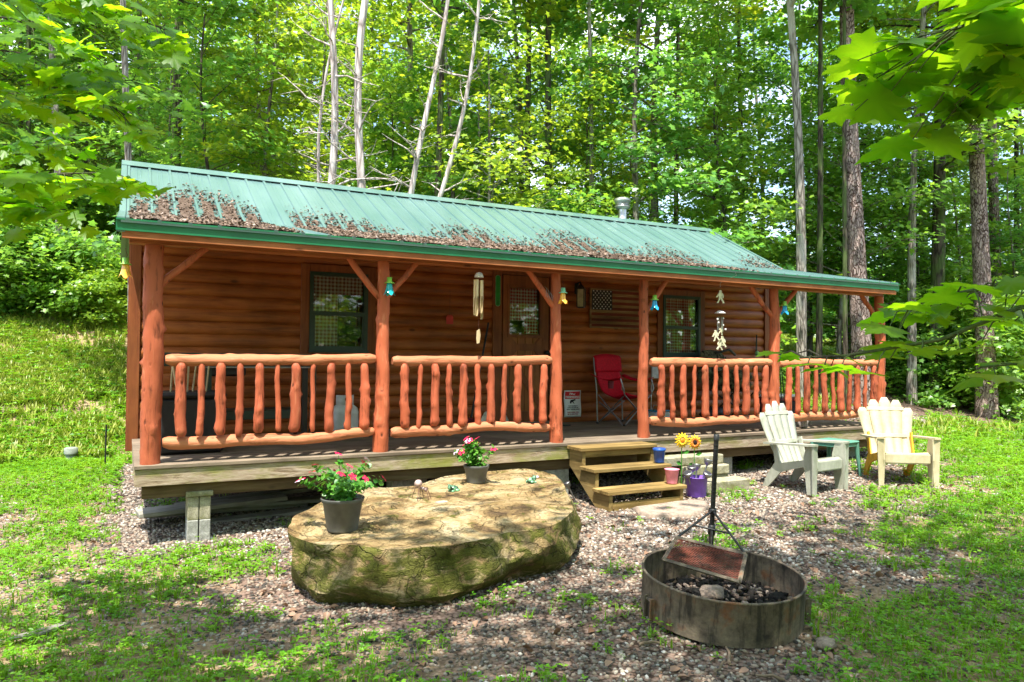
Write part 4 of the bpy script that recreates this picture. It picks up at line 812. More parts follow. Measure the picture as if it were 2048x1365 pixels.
vt = thing('small_trellis', 'grey towel rack hanging beside the fourth porch post', 'rack', (6.72, 1.85, 0))
part('rack_frame', 'galvanised', vt, lambda m: (m.tube([(0, 0, 0), (0, 0, .80), (.14, 0, .80), (.14, 0, 0)], .007, 6))); part('rack_cloth', 'stripe_cloth', vt, lambda m: m.bx(.01, .13, -.01, .01, .62, .80))

# ---------------------------------------------------------------- hanging flower lights
def bell(x, y, z, mat, cap, label, tilt=0, shorty=False):
    t = thing('flower_light', label, 'hanging light', (x, y, z), 0, 'flower shaped solar lights hung along the porch')
    n = 32; V = []
    for i, (r, zz) in enumerate([(.018, 0), (.026, -.015), (.030, -.05), (.036, -.08), (.052, -.11)]):
        for j in range(n):
            a = 2*math.pi*j/n; pet = math.cos(4*a)
            V.append((r*math.cos(a)*(1+.10*pet*(i/4)), r*math.sin(a)*(1+.10*pet*(i/4)), zz-(.018*pet if i == 4 else 0)))
    mb = MB(); mb.add(V, [(i*n+j, i*n+(j+1) % n, (i+1)*n+(j+1) % n, (i+1)*n+j) for i in range(4) for j in range(n)], True); mb.build('glass_bell', mat, t)
    mb = MB(); mb.lathe([(.001, .05), (.024, .048), (.026, .005), (.046, -.004), (.046, -.010), (.02, -.006)], n=18); mb.build('solar_cap', cap, t)
    mb = MB(); mb.tube([(0, 0, .048), (.012, 0, .07), (0, 0, .10), (-.004, 0, .13)], .0022, 5); mb.build('wire_hook', 'rust_wire', t)
bell(-.21, -.02, 1.66, 'glass_amber', 'lime_metal', 'amber flower light at the far left porch corner'); bell(2.02, -.12, 1.62, 'glass_teal', 'lime_metal', 'teal flower light with lime cap on the second porch post')
bell(3.96, -.12, 1.62, 'glass_amber', 'jade_metal', 'yellow flower light on the third porch post'); bell(5.20, -.12, 1.60, 'glass_blue', 'lime_metal', 'blue flower light on the fourth porch post')
bell(7.30, -.12, 1.62, 'glass_blue', 'lime_metal', 'blue flower light on the fifth porch post'); bell(9.50, -.05, 1.64, 'glass_orange', 'window_green', 'orange jar light at the far right end of the porch')
# brass wind wire on third brace
mb = MB()
for k in range(5): mb.tube([(-.02*k, 0, .0+.02*k), (-.02*k+.01, -.03, -.02+.02*k), (-.02*k+.005, -.02, -.07+.01*k)], .0022, 5)
o = mb.build('wire_hooks', 'steel', None, (3.86, -.035, 1.60)); tag(o, 'silver wire hooks wrapped round the brace of the third porch post', 'wire hooks')

# ---------------------------------------------------------------- bamboo wind chime
wc = thing('bamboo_wind_chime', 'bamboo tube wind chime hanging from the porch beam left of the door', 'wind chime', (2.97, -.10, 1.80))
part('cord', 'rust_wire', wc, lambda m: m.tube([(0, 0, .02), (0, 0, -.03)], .002, 5)); part('chime_dome', 'shell_white', wc, lambda m: m.lathe([(.001, -.02), (.02, -.025), (.04, -.045), (.048, -.075), (.042, -.078)], n=20))
for k, (a, l0, l1) in enumerate(((0.3, .10, .50), (1.5, .11, .42), (2.7, .10, .46), (3.9, .10, .47), (5.1, .11, .44))):
    def f(m, a=a, l0=l0, l1=l1):
        x, y = .040*math.cos(a), .030*math.sin(a); m.tube([(x, y, -l0), (x*1.05, y*1.05, -l0-(l1-l0)*.45)], .015, 10)
        n = 8; V = []      # lower half is cut open
        for (zz, c0, c1) in ((-l0-(l1-l0)*.45, 0, 2*math.pi), (-l0-(l1-l0)*.6, .9, 5.4), (-l1+.03, 1.3, 5.0), (-l1, 2.2, 4.0)):
            for j in range(n): an = -math.pi/2+c0+(c1-c0)*j/(n-1); V.append((x*1.06+.015*math.cos(an), y*1.06+.015*math.sin(an), zz))
        m.add(V, [(i*n+j, i*n+j+1, (i+1)*n+j+1, (i+1)*n+j) for i in range(3) for j in range(n-1)], True)
    part('bamboo_tube', 'bamboo', wc, f)
part('sail_cord', 'rust_wire', wc, lambda m: m.tube([(0, 0, -.08), (0, 0, -.60)], .0012, 4)); part('wind_sail', 'bamboo', wc, lambda m: m.prism([(-.018, -.62), (.012, -.60), (.022, -.66), (.012, -.74), (-.016, -.75), (-.022, -.70)], .008))
# figure wind chime
APE = [(-.02, 1.0), (.10, .98), (.16, .88), (.12, .80), (.30, .70), (.36, .50), (.30, .38), (.20, .44), (.22, .56), (.14, .58), (.14, .44), (.34, .18), (.42, .02), (.26, -.02), (.20, .14), (.04, .34), (-.10, .20), (-.16, .02), (-.34, .0), (-.30, .08), (-.22, .14), (-.12, .40), (-.14, .58), (-.30, .42), (-.44, .44), (-.30, .58), (-.16, .76), (-.08, .84), (-.10, .94)]
fc = thing('figure_wind_chime', 'cream wind chime with walking ape cutouts and metal tubes', 'wind chime', (6.22, -.10, 1.82))
part('hook', 'galvanised', fc, lambda m: m.tube([(0, 0, -.02), (0, -.0, .03), (.01, -.16, .07), (.02, -.25, .10), (0, -.255, .13)], .003, 6))
def ape(nm, x, z, s, rz=0, mir=1): part(nm, 'chime_cream', fc, lambda m: m.prism([(a*mir*s, b_*s) for a, b_ in (APE[::-1] if mir > 0 else APE)], .008, Matrix.Translation((x, 0, z)) @ Matrix.Rotation(rz, 4, 'Y')))
ape('cutout_figure', 0, -.22, .16); part('cord', 'rust_wire', fc, lambda m: m.tube([(0, 0, -.0), (0, 0, -.70)], .0016, 4))
part('chime_cap', 'shell_white', fc, lambda m: m.lathe([(.001, -.31), (.03, -.315), (.065, -.34), (.068, -.346), (.001, -.343)], n=20))
for k in range(4):
    a = k*1.57+.4; part('metal_tube', 'galvanised', fc, lambda m, a=a: m.tube([(.034*math.cos(a), .034*math.sin(a), -.39), (.034*math.cos(a), .034*math.sin(a), -.56-.02*math.sin(a))], .005, 8))
for (x, z) in ((-.06, -.42), (-.045, -.46), (.03, -.49), (.07, -.54), (.03, -.405)): part('bead', 'shell_white', fc, lambda m, x=x, z=z: m.ball((x, -.02, z), .013))
ape('cutout_figure', .0, -.60, .10, .3); ape('cutout_figure', -.06, -.68, .13, -.15); ape('cutout_figure', .0, -.79, .13, .1, -1); ape('cutout_figure', .045, -.76, .14, -.1)

# ================================================================== YARD
stp = thing('porch_steps', 'three weathered wooden porch steps with open risers', 'steps', (4.06, 0, 0))
SW = .94; Ys = [(-.395, -.107), (-.64, -.36), (-.885, -.60)]; Zs = [-.026, -.215, -.402]
for (ya, yb2), z in zip(Ys, Zs):
    part('tread', 'step_wood', stp, lambda m, ya=ya, yb2=yb2, z=z: (m.bx(-.03, SW+.03, ya, ya+.138, z-.036, z, .004), m.bx(-.03, SW+.03, ya+.144, yb2, z-.036, z-.001, .004)))
for x in (0, SW-.04):
    def f(m, x=x):
        P = [(-.12, -.064), (-.37, -.064), (-.37, -.252), (-.615, -.252), (-.615, -.44), (-.86, -.44), (-.86, -.60), (-.62, -.60), (-.12, -.24)]
        m.prism(P, .04, Matrix(((0, 1, 0, x+.02), (1, 0, 0, 0), (0, 0, 1, 0), (0, 0, 0, 1))))
    part('stringer', 'step_wood_y', stp, f)
part('riser_board', 'step_wood', stp, lambda m: m.bx(.041, SW-.041, -.366, -.345, -.13, -.064)); part('riser_board', 'step_wood', stp, lambda m: m.bx(.041, SW-.041, -.855, -.83, -.60, -.52))
for k, (x0_, x1_, ya, yb2, z0_, z1_) in enumerate(((5.10, 5.98, -.42, -.22, -.29, -.185), (5.36, 6.0, -.50, -.30, -.40, -.293), (5.42, 6.10, -.72, -.50, -.56, -.43), (5.36, 6.0, -.49, -.30, -.58, -.403))):
    mb = MB(); mb.box((0, 0, 0), (x1_-x0_, yb2-ya, z1_-z0_), None, .012); o = mb.build('paving_block', 'cinder_mossy', None, ((x0_+x1_)/2, (ya+yb2)/2, (z0_+z1_)/2), (0, 0, .02*(k-1)))
    tag(o, ['long mossy concrete block on top of the stack right of the steps', 'middle mossy concrete block in the stack right of the steps', 'low mossy concrete block lying in front of the stack right of the steps', 'mossy concrete block at the bottom of the stack right of the steps'][k], 'concrete block', 'mossy concrete blocks right of the steps')
def pail(nm, mat, x, y, z, r0, r1, h, lab, lid=False):
    t = thing(nm, lab, 'bucket', (x, y, z)); part('pail_body', mat, t, lambda m: m.lathe([(.001, .004), (r0*.97, .004), (r0, .012), (r1*.985, h-.008), (r1*1.05, h-.006), (r1*1.06, h), (r1*.98, h), (r0*.92, .02), (.001, .02)], n=28))
    if lid: part('lid', mat, t, lambda m: m.lathe([(r1*1.07, h-.012), (r1*1.08, h+.008), (r1*.9, h+.012), (.001, h+.010)], n=28))
    return t
pail('blue_bucket', 'blue_plastic', 4.955, -.52, -.214, .052, .066, .15, 'small blue bucket on the middle porch step', True)
pail('pink_bucket', 'pink_plastic', 4.93, -.76, -.400, .056, .074, .155, 'small pink bucket on the lowest porch step')
pp = pail('purple_bucket', 'purple_plastic', 5.30, -.72, gz(5.3, -.72), .104, .122, .215, 'large purple bucket full of solar lights beside the steps'); part('wire_handle', 'galvanised', pp, lambda m: m.tube([(.11*math.cos(a), -.11*abs(math.sin(a))*.35, .19-.05*math.sin(a)) for a in [R(k*18) for k in range(11)]], .0025, 5))
zb = gz(5.3, -.7)+.03
def stakelight(x, y, z, tx, ty, h, lab, grp, hd=.035):
    t = thing('solar_stake_light', lab, 'solar light', (x, y, z), 0, grp); t.rotation_euler = (ty, tx, 0)
    part('stem', 'steel', t, lambda m: m.tube([(0, 0, 0), (0, 0, h)], .009, 8)); part('light_head', 'steel', t, lambda m: m.lathe([(.010, h-.03), (hd*.8, h), (hd, h+.035), (hd*.95, h+.042), (.001, h+.043)], n=16)); part('solar_cell', 'ink', t, lambda m: m.lathe([(hd*.7, h+.0445), (.001, h+.0446)], n=16))
gp = 'steel solar lights standing in the purple bucket'
for x, y, tx, ty, h in ((-.05, 0, -.45, .2, .24), (-.02, .04, -.15, .1, .26), (.02, -.03, .05, .45, .23), (.05, .02, .28, .1, .34), (.03, .05, .12, -.1, .27)): stakelight(5.30+x, -.72+y*.8, zb, tx, ty, h, 'steel solar stake light standing in the purple bucket', gp, .050)
gs = 'steel solar lights leaning between the boulder and the steps'
stakelight(4.0, -.35, gz(4, -.35), -.45, -.1, .20, 'steel solar light with round head leaning beside the porch steps', gs, .034); stakelight(3.93, -.12, gz(3.9, -.1), -.40, .25, .24, 'thin steel solar light nearest the far corner of the boulder', gs, .028)
def sunflower(x, y, h, r, centre, outer, lab, seed, tilt):
    z = gz(x, y); t = thing('sunflower_ornament', lab, 'garden ornament', (x, y, z), R(-12)); H = h-z
    part('stem', 'stem_green', t, lambda m: m.tube([(0, .01, 0), (0, .012, H-.02)], .005, 6))
    def petals(m, rr, n, off, yy):
        for k in range(n):
            a = 2*math.pi*(k+off)/n; Rm = Matrix.Translation((0, yy, H)) @ Matrix.Rotation(a, 4, 'Y')
            V = [(0, 0, rr*.30), (-rr*.15, -.006, rr*.62), (-rr*.10, -.003, rr*.88), (0, .006, rr*1.05), (rr*.10, -.003, rr*.88), (rr*.15, -.006, rr*.62), (0, -.012, rr*.65)]
            V = [Rm @ Vector(v) for v in V]; m.add(V, [(0, 6, 1), (1, 6, 2), (2, 6, 3), (3, 6, 4), (4, 6, 5), (5, 6, 0)])
    part('petals', outer, t, lambda m: petals(m, r, 14, 0, .004)); part('inner_petals', centre, t, lambda m: petals(m, r*.74, 14, .5, -.006))
    part('flower_disc', 'seed_brown' if centre == 'sunflower_orange' else 'sunflower_orange', t, lambda m: m.ball((0, -.006, H), r*.30, 14, 8, (1, .45, 1)))
    part('leaf', 'stem_green', t, lambda m: m.add([(0, 0, H-.14), (.05, -.01, H-.15), (.085, -.01, H-.12), (.05, -.015, H-.10)], [(0, 1, 2, 3)])); part('leaf', 'stem_green', t, lambda m: m.add([(0, 0, H-.26), (-.05, -.01, H-.27), (-.08, -.01, H-.23), (-.04, -.015, H-.22)], [(0, 1, 2, 3)]))
sunflower(5.24, -.56, .02, .088, 'sunflower_yellow', 'sunflower_yellow', 'yellow metal sunflower on a stake behind the purple bucket', 1, 0)
sunflower(5.42, -.56, -.01, .086, 'sunflower_orange', 'sunflower_yellow', 'orange and yellow metal sunflower with dark centre on a stake', 2, 0)

# flat stone mat at the foot of the steps
P = [(4.30, -.93), (4.22, -1.18), (4.40, -1.36), (4.62, -1.42), (4.80, -1.36), (5.02, -1.22), (5.18, -1.02), (5.14, -.90), (4.9, -.88), (4.6, -.92)]
mb = MB(); z0 = gz(4.7, -1.1); V = []; rr = random.Random(3)
for s, z in ((1, -.03), (1, .022), (.93, .038)): V += [(4.7+(x-4.7)*s, -1.13+(y+1.13)*s, z0+z+rr.uniform(-.004, .004)) for x, y in P]
n = len(P); mb.add(V, [(i*n+(j+1) % n, i*n+j, (i+1)*n+j, (i+1)*n+(j+1) % n) for i in range(2) for j in range(n)], True); mb.add(V[2*n:], [tuple(reversed(range(n)))])
o = mb.build('flat_stone', 'flat_stone'); tag(o, 'flat brown stone slab lying at the foot of the steps', 'stone slab')

# ---------------------------------------------------------------- boulder
top = [(.90, -1.55), (1.02, -1.18), (1.32, -.80), (1.78, -.42), (2.15, -.50), (2.55, -.25), (3.05, -.13), (3.60, -.16), (3.66, -.45), (3.52, -.85), (3.28, -1.35), (3.02, -1.85), (2.72, -2.15), (2.48, -2.22), (2.22, -2.20), (1.95, -2.33), (1.70, -2.38), (1.45, -2.32), (1.20, -2.10), (.98, -1.95)]
def rock_mesh():
    from mathutils import noise as mn
    c = Vector((2.2, -1.25)); n = 150; ring = []
    for k in range(n):      # resample outline evenly with small chips
        t = k/n*len(top); i = int(t); a, b_ = top[i], top[(i+1) % len(top)]; f = t-i; ring.append(Vector((a[0]+(b_[0]-a[0])*f, a[1]+(b_[1]-a[1])*f)))
    lev = [(-.02, .00), (.0, .30), (.0, .62), (.0, .88), (.0, 1.0)]
    V = []; F = []; zt = lambda x, y: -.315+.055*(y+2.3)/2.1+.012*(x-2)
    def prof(k, p):      # flank radius offset for each level (outward +), varies round the rock
        q = mn.noise(Vector((p.x*1.1, p.y*1.1, 7)))*.5+.5; return q
    levels = [(1.0, -.022, 1), (.985, 0.0, 1)]
    inner = [.15, .3, .45, .6, .72, .83, .91, .96]
    for s in inner:
        for p in ring: q = c+(p-c)*s; V.append((q.x, q.y, zt(q.x, q.y)))
    m = len(inner)
    K = 12
    for j in range(K+1):
        t = j/K
        for p in ring:
            d = (p-c).normalized(); left = min(1, max(0, (2.3-p.x)/1.2)); bulge = .05*math.sin(math.pi*min(1, t*1.25))*(1 if p.y < -1 else .5)
            back = -.38*max(0, t-.45)**1.3*(1-.35*left) if p.y < -.9 else -.15*t
            r = (0 if j else -.01)+bulge+back; q = p+d*r; z = zt(p.x, p.y)-.012*(j > 0)-(.44)*t; V.append((q.x, q.y, z))
    V = [Vector(v) for v in V]
    out = []
    for i, v in enumerate(V):
        lv = i//n; o = mn.fractal(Vector((v.x*2.1, v.y*2.1, v.z*3)), 1.0, 2.1, 5); cell = mn.voronoi(Vector((v.x*2.6, v.y*2.6, v.z*3.4+3)))[0][0]
        if lv < m: v = v+Vector((0, 0, .028*o+.02*mn.noise(Vector((v.x*1.3, v.y*3.2, 1)))+.012*math.floor(3*mn.noise(Vector((v.x*.8, v.y*1.4, 4)))))) 
        else:
            d = Vector((v.x-c.x, v.y-c.y, 0)).normalized(); t = min(1, (lv-m)/3.0); v = v+d*(.022*o+.10*(cell-.35))*t+Vector((0, 0, .02*o*(1-t)))
        out.append(v)
    rr_ = random.Random(17); planes = []
    for k in range(24):
        a = 2*math.pi*k/24+rr_.uniform(-.12, .12); tilt = rr_.choice((-.45, -.25, -.1, .05, .35)); nn = Vector((math.cos(a), math.sin(a), tilt)).normalized(); sup = max((v-Vector((c.x, c.y, -.5))).dot(nn) for v in out[m*n:]); planes.append((nn, sup-rr_.uniform(.03, .15)))
    for i in range(m*n, len(out)):
        v = out[i]; lv = (i//n-m)
        for nn, D in planes:
            e = (v-Vector((c.x, c.y, -.5))).dot(nn)-D
            if e > 0: v = v-Vector((nn.x, nn.y, nn.z*.4))*e*min(1, .35+lv*.3)
        out[i] = v+Vector((0, 0, 0))+Vector((v.x-c.x, v.y-c.y, 0)).normalized()*.012*mn.noise(v*9)
    out = [Vector((c.x+(v.x-c.x)*(1.085 if v.x < c.x else 1.0), c.y+(v.y-c.y)*1.035, v.z)) for v in out]
    V = out; F = [(i*n+(j+1) % n, i*n+j, (i+1)*n+j, (i+1)*n+(j+1) % n)[::-1] for i in range(m+K) for j in range(n)]; F = [f[::-1] for f in F]
    mb = MB(); mb.add(V, F, True); mb.add([V[j] for j in range(n)], [tuple(range(n))], True); return mb
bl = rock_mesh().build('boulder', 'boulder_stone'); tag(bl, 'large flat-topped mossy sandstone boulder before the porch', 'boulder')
md = bl.modifiers.new('edge', 'EDGE_SPLIT') ; md.split_angle = R(30)
def rock_z(x, y):
    dg = bpy.context.evaluated_depsgraph_get(); ok, p, nn, i = bl.evaluated_get(dg).ray_cast(Vector((x, y, 3)), Vector((0, 0, -1))); return p.z if ok else -.27
bpy.context.view_layer.update()

# ---------------------------------------------------------------- flower pots
def pot(x, y, r, h, lab, seed, nfl, ht, spread, drips=()):
    z = rock_z(x, y)-.003; t = thing('flower_pot', lab, 'potted plant', (x, y, z), random.Random(seed).uniform(0, 6), 'grey pots of pink flowers on the boulder'); rr = random.Random(seed); rg = np.random.default_rng(seed)
    part('pot', 'pot_grey', t, lambda m: m.lathe([(.001, .0), (r*.70, 0), (r*.72, .01), (r*.93, h-.035), (r*.98, h-.03), (r*1.04, h-.004), (r*1.03, h), (r*.97, h), (r*.92, h-.03), (.001, h-.03)], n=36)); part('soil', 'soil', t, lambda m: m.lathe([(r*.93, h-.028), (.001, h-.015)], n=20))
    st = []; mb = MB()
    for k in range(17):
        a = rr.uniform(0, 6.28); q = rr.random()**.6; end = Vector((spread*q*math.cos(a), spread*q*math.sin(a), h+ht*(1-.55*q*q)*rr.uniform(.6, 1.0))); s0 = Vector((r*.3*math.cos(a)*q, r*.3*math.sin(a)*q, h-.02)); mid = s0.lerp(end, .5)+Vector((0, 0, .03)); mb.tube([s0, mid, end], [.004, .003, .002], 5); st.append((s0, mid, end))
    mb.build('stems', 'stem_green', t)
    Pn, Nn = [], []
    for (s0, mid, end) in st:
        for k in range(26):
            q = rr.random(); p = (s0.lerp(mid, q*2) if q < .5 else mid.lerp(end, q*2-1))+Vector((rr.gauss(0, .022), rr.gauss(0, .022), rr.gauss(0, .015))); Pn.append(p); Nn.append((p.x*4+rr.gauss(0, .5), p.y*4+rr.gauss(0, .5), 1))
    Pn = np.array([tuple(p) for p in Pn]); X_, Y_, Z_ = frames(np.array(Nn), rg.uniform(.030, .055, len(Pn)), 1, rg); link('leaves', scatter('leaves', LEAF_T*np.array([1, 1.35, 1]), LEAF_F, Pn, X_, Y_, Z_, 'leaf_pot', rg.uniform(size=len(Pn))), t)
    for k in range(nfl):
        s0, mid, end = st[k]; c = end+Vector((0, 0, .012)); nn = Vector((c.x*3+rr.gauss(0, .3), c.y*3-.5, 1.0)).normalized(); qd = nn.to_track_quat('Z', 'Y').to_matrix().to_4x4(); T = Matrix.Translation(c) @ qd; mb = MB()
        for j in range(5):
            a = j*2*math.pi/5; V = [(0, 0, 0), (.024*math.cos(a-.5), .024*math.sin(a-.5), .004), (.036*math.cos(a-.2), .036*math.sin(a-.2), .001), (.036*math.cos(a+.2), .036*math.sin(a+.2), .001), (.024*math.cos(a+.5), .024*math.sin(a+.5), .004)]; mb.add([T @ Vector(v) for v in V], [(0, 1, 2, 3, 4)])
        mb.build('flower', 'petal_white' if (k % 4 == 3) else 'petal_pink', t)
    return t
pot(1.20, -1.62, .150, .235, 'larger grey flower pot with pink and red flowers on the near left of the boulder', 3, 14, .32, .30)
pot(2.72, -.62, .118, .165, 'smaller dark flower pot with pink and white flowers at the back of the boulder', 6, 11, .27, .21)
# ant and frogs
a_ = thing('ant_figurine', 'pebble ant figurine with thin metal legs on the boulder', 'figurine', (2.06, -.92, rock_z(2.06, -.92)), R(20))
part('abdomen', 'ant_stone', a_, lambda m: m.ball((-.03, 0, .135), .035, 12, 8, (1.1, .85, .95))); part('thorax', 'ant_stone', a_, lambda m: m.ball((.015, 0, .085), .024, 10, 7, (1.1, .8, .7))); part('head', 'ant_stone', a_, lambda m: m.ball((.045, -.01, .075), .017, 10, 7))
for k, (x, y) in enumerate(((-.08, -.05), (-.05, .06), (.03, -.07), (.04, .06), (.08, -.04), (.07, .05))): part('leg', 'rust_wire', a_, lambda m, x=x, y=y: m.tube([(.01, 0, .085), (x*.6, y*.6, .10), (x, y, 0)], .003, 5))
def frog(x, y, rz, lab):
    t = thing('frog_figurine', lab, 'figurine', (x, y, rock_z(x, y)-.003), rz, 'glazed green frog figurines on the boulder')
    part('body', 'frog_green', t, lambda m: (m.ball((0, 0, .028), .034, 12, 8, (1.3, .95, .85)), m.ball((.042, 0, .042), .024, 12, 8), m.ball((.048, .013, .062), .008), m.ball((.048, -.013, .062), .008), m.ball((-.02, .03, .016), .018, 8, 6, (1.3, .7, .9)), m.ball((-.02, -.03, .016), .018, 8, 6, (1.3, .7, .9)), m.ball((.03, .026, .01), .010, 8, 6, (1.8, .8, .9)), m.ball((.03, -.026, .01), .010, 8, 6, (1.8, .8, .9))))
frog(2.42, -.80, R(190), 'green frog figurine near the smaller flower pot'); frog(3.22, -.78, R(20), 'green frog figurine near the right end of the boulder')
mb = MB(); mb.prism([(-.05, 0), (.04, -.02), (.055, .03), (.0, .04)], .012, Matrix.Rotation(R(90), 4, 'X')); o = mb.build('stone_chip', 'pale_rock', None, (2.16, -1.12, rock_z(2.16, -1.12)+.006)); tag(o, 'thin pink stone chip lying on the boulder', 'stone')
mb = MB(); mb.ball((0, 0, .01), .03, 12, 6, (1.2, .8, .4)); o = mb.build('lilac_pebble', 'petal_white', None, (3.36, -.62, rock_z(3.36, -.62))); tag(o, 'smooth lilac pebble behind the right frog figurine', 'pebble')

# ---------------------------------------------------------------- fire ring
fx, fy = 3.13, -3.375; fzg = gz(fx, fy); fr_ = thing('fire_ring', 'round rusty steel fire ring with swing grate and post', 'fire ring', (fx, fy, fzg-.01)); fr_.rotation_euler = (R(4.4), R(-.6), R(0))
part('ring_wall', 'ring_steel', fr_, lambda m: m.lathe([(.49, .02), (.49, .262), (.496, .266), (.496, .276), (.482, .276), (.482, .266), (.484, .262), (.484, .02)], n=96, wob=lambda a, z: .006*math.sin(3*a+1)+.003*math.sin(7*a)))
for ad in (-36, 60, 172):
    a = R(ad); part('side_lug', 'ring_steel', fr_, lambda m, a=a: (m.box((.506*math.cos(a), .506*math.sin(a), .15), (.028, .075, .012), (0, 0, a)), m.box((.515*math.cos(a-.07), .515*math.sin(a-.07), .10), (.03, .010, .13), (0, 0, a)), m.box((.515*math.cos(a+.07), .515*math.sin(a+.07), .10), (.03, .010, .13), (0, 0, a))))
px_, py_ = .345, .475
pl = part('post', 'black_metal', fr_, lambda m: m.tube([(px_, py_, -.02), (px_, py_, 1.03)], .0165, 14)); 
def thread(m):
    for k in range(14): m.lathe([(.0167, .56+k*.033), (.0185, .567+k*.033), (.0167, .574+k*.033)], (px_, py_, 0), 12)
part('notches', 'black_metal', pl, thread); part('post_cap', 'black_plastic', pl, lambda m: m.lathe([(.0195, 1.0), (.0195, 1.038), (.001, 1.04)], (px_, py_, 0), 12))
gcs = [Vector((-.06, .37, .385)), Vector((-.40, .09, .375)), Vector((-.17, -.31, .345)), Vector((.19, .0, .36))]
grt = part('grate_frame', 'ring_steel', fr_, lambda m: [m.tube([gcs[i], gcs[(i+1) % 4]], .0125, 4, True, False) for i in range(4)])
def mesh_(m):
    A, B_, C_, D_ = gcs; f = lambda u, v: A.lerp(B_, u).lerp(D_.lerp(C_, u), v); n = 17
    for i in range(n*2):
        r = (i+.5)/(n*2); pts = []
        for k in range(25): v = k/24; pts.append(f(min(max(r+.013*(1 if (k % 2) else -1)*(1 if i % 2 else -1), 0), 1), v))
        m.tube(pts, .0022, 4, False, False)
part('grate_mesh', 'grate_rust', grt, mesh_)
col_ = Vector((px_, py_, .50)); part('collar', 'black_metal', fr_, lambda m: m.lathe([(.018, .485), (.027, .485), (.027, .515), (.018, .515)], (px_, py_, 0), 12))
for g_ in (gcs[0], gcs[3]): part('grate_arm', 'black_metal', fr_, lambda m, g_=g_: m.tube([col_+Vector((0, 0, 0)), g_], .008, 8))
part('cross_bar', 'black_metal', fr_, lambda m: (m.tube([col_.lerp(gcs[0], .55), col_.lerp(gcs[3], .55)], .006, 6), m.tube([Vector((px_, py_, .36)), gcs[0].lerp(gcs[3], .5)], .008, 6), m.lathe([(.017, .33), (.026, .33), (.026, .40), (.017, .40)], (px_, py_, 0), 12)))
for k in range(9): 
    a = k*.7+.2; rr_ = .38*((k*.37) % 1)**.5; o = bag_mesh(60+k, (random.uniform(.07, .17), random.uniform(.05, .10), random.uniform(.03, .06)), 9, 6, .22).build('charred_log', 'char', None, (fx+rr_*math.cos(a), fy+rr_*math.sin(a), fzg+.075), (random.uniform(-.3, .3), random.uniform(-.3, .3), a*2)); tag(o, 'piece of burnt black wood among the ashes in the fire ring', 'charcoal', 'burnt wood pieces in the fire ring')
mb = MB(); mb.lathe([(.465, .04), (.40, .07), (.25, .085), (.12, .09), (.001, .095)], (0, 0, 0), 48, wob=lambda a, z: .05*math.sin(a*5+z*40)*(z < .09)); o = mb.build('ash_bed', 'char', None, (fx, fy, fzg-.01)); tag(o, 'bed of ash and charcoal filling the fire ring', 'ash', kind='stuff')
o = bag_mesh(80, (.20, .15, .08), 10, 7, .2).build('fire_rock', 'flat_stone', None, (fx-.03, fy+.04, fzg+.08), (0, 0, .5)); tag(o, 'pinkish grey rock lying on the ashes in the fire ring', 'rock')
n = 700; a = RNG.uniform(0, 6.28, n); r = .44*np.sqrt(RNG.uniform(0, 1, n)); P = np.stack([fx+r*np.cos(a), fy+r*np.sin(a), fzg+.082+RNG.uniform(0, .02, n)], -1); X_, Y_, Z_ = frames(RNG.normal(size=(n, 3))*.5+np.array([0, 0, 1]), RNG.uniform(.02, .06, n)); o = link('ash_debris', scatter('ash_debris', ICO_T*np.array([.6, .4, .25]), ICO_F, P, X_, Y_, Z_, 'cinder_bits', RNG.uniform(0, 1, n))); tag(o, 'small dead leaves, chips and cinders scattered on the ash', 'debris', kind='stuff')
o = bag_mesh(90, (.15, .11, .055), 8, 5, .1).build('brick_piece', 'flat_stone', None, (3.33, -4.0, gz(3.33, -4.0)), (0, 0, .4)); tag(o, 'small tan brick piece against the right foot of the fire ring', 'brick')
for k, (u, v, L_, rz) in enumerate(((1455, 1305, .22, .9), (1440, 1330, .16, .5), (1540, 1345, .14, 2.5), (1300, 1285, .13, -.4), (700, 1250, .12, .5), (150, 1215, .30, .7), (1900, 1240, .15, 1.0))):
    p = bk(u, v, 2, -.69); mb = MB(); log(mb, (-L_/2, 0, 0), (L_/2, 0, .01), .009, .006, k+300, 7, .02, .008, 2); o = mb.build('fallen_stick', 'stick_wood', None, (p.x, p.y, gz(p.x, p.y)+.012), (0, 0, rz)); tag(o, ['thick forked stick lying right against the front of the fire ring', 'short stick lying below the front of the fire ring', 'thin stick on the gravel right below the fire ring', 'short stick left of the fire ring', 'short twig on the gravel below the boulder', 'long bleached stick in the grass at far left', 'thin twig in the grass at lower right'][k], 'stick')
mb = MB(); mb.prism([(-.17, -.02), (-.12, .03), (.0, .035), (.16, .055), (.2, .03), (.1, -.01), (.0, -.04)], .012, Matrix.Rotation(R(-90), 4, 'X')); p = bk(75, 1272, 2, -.71); o = mb.build('wood_slab', 'grey_board', None, (p.x, p.y, gz(p.x, p.y)+.03), (0, .04, .5)); tag(o, 'flat pale strip of wood lying in the grass at lower left', 'wood')

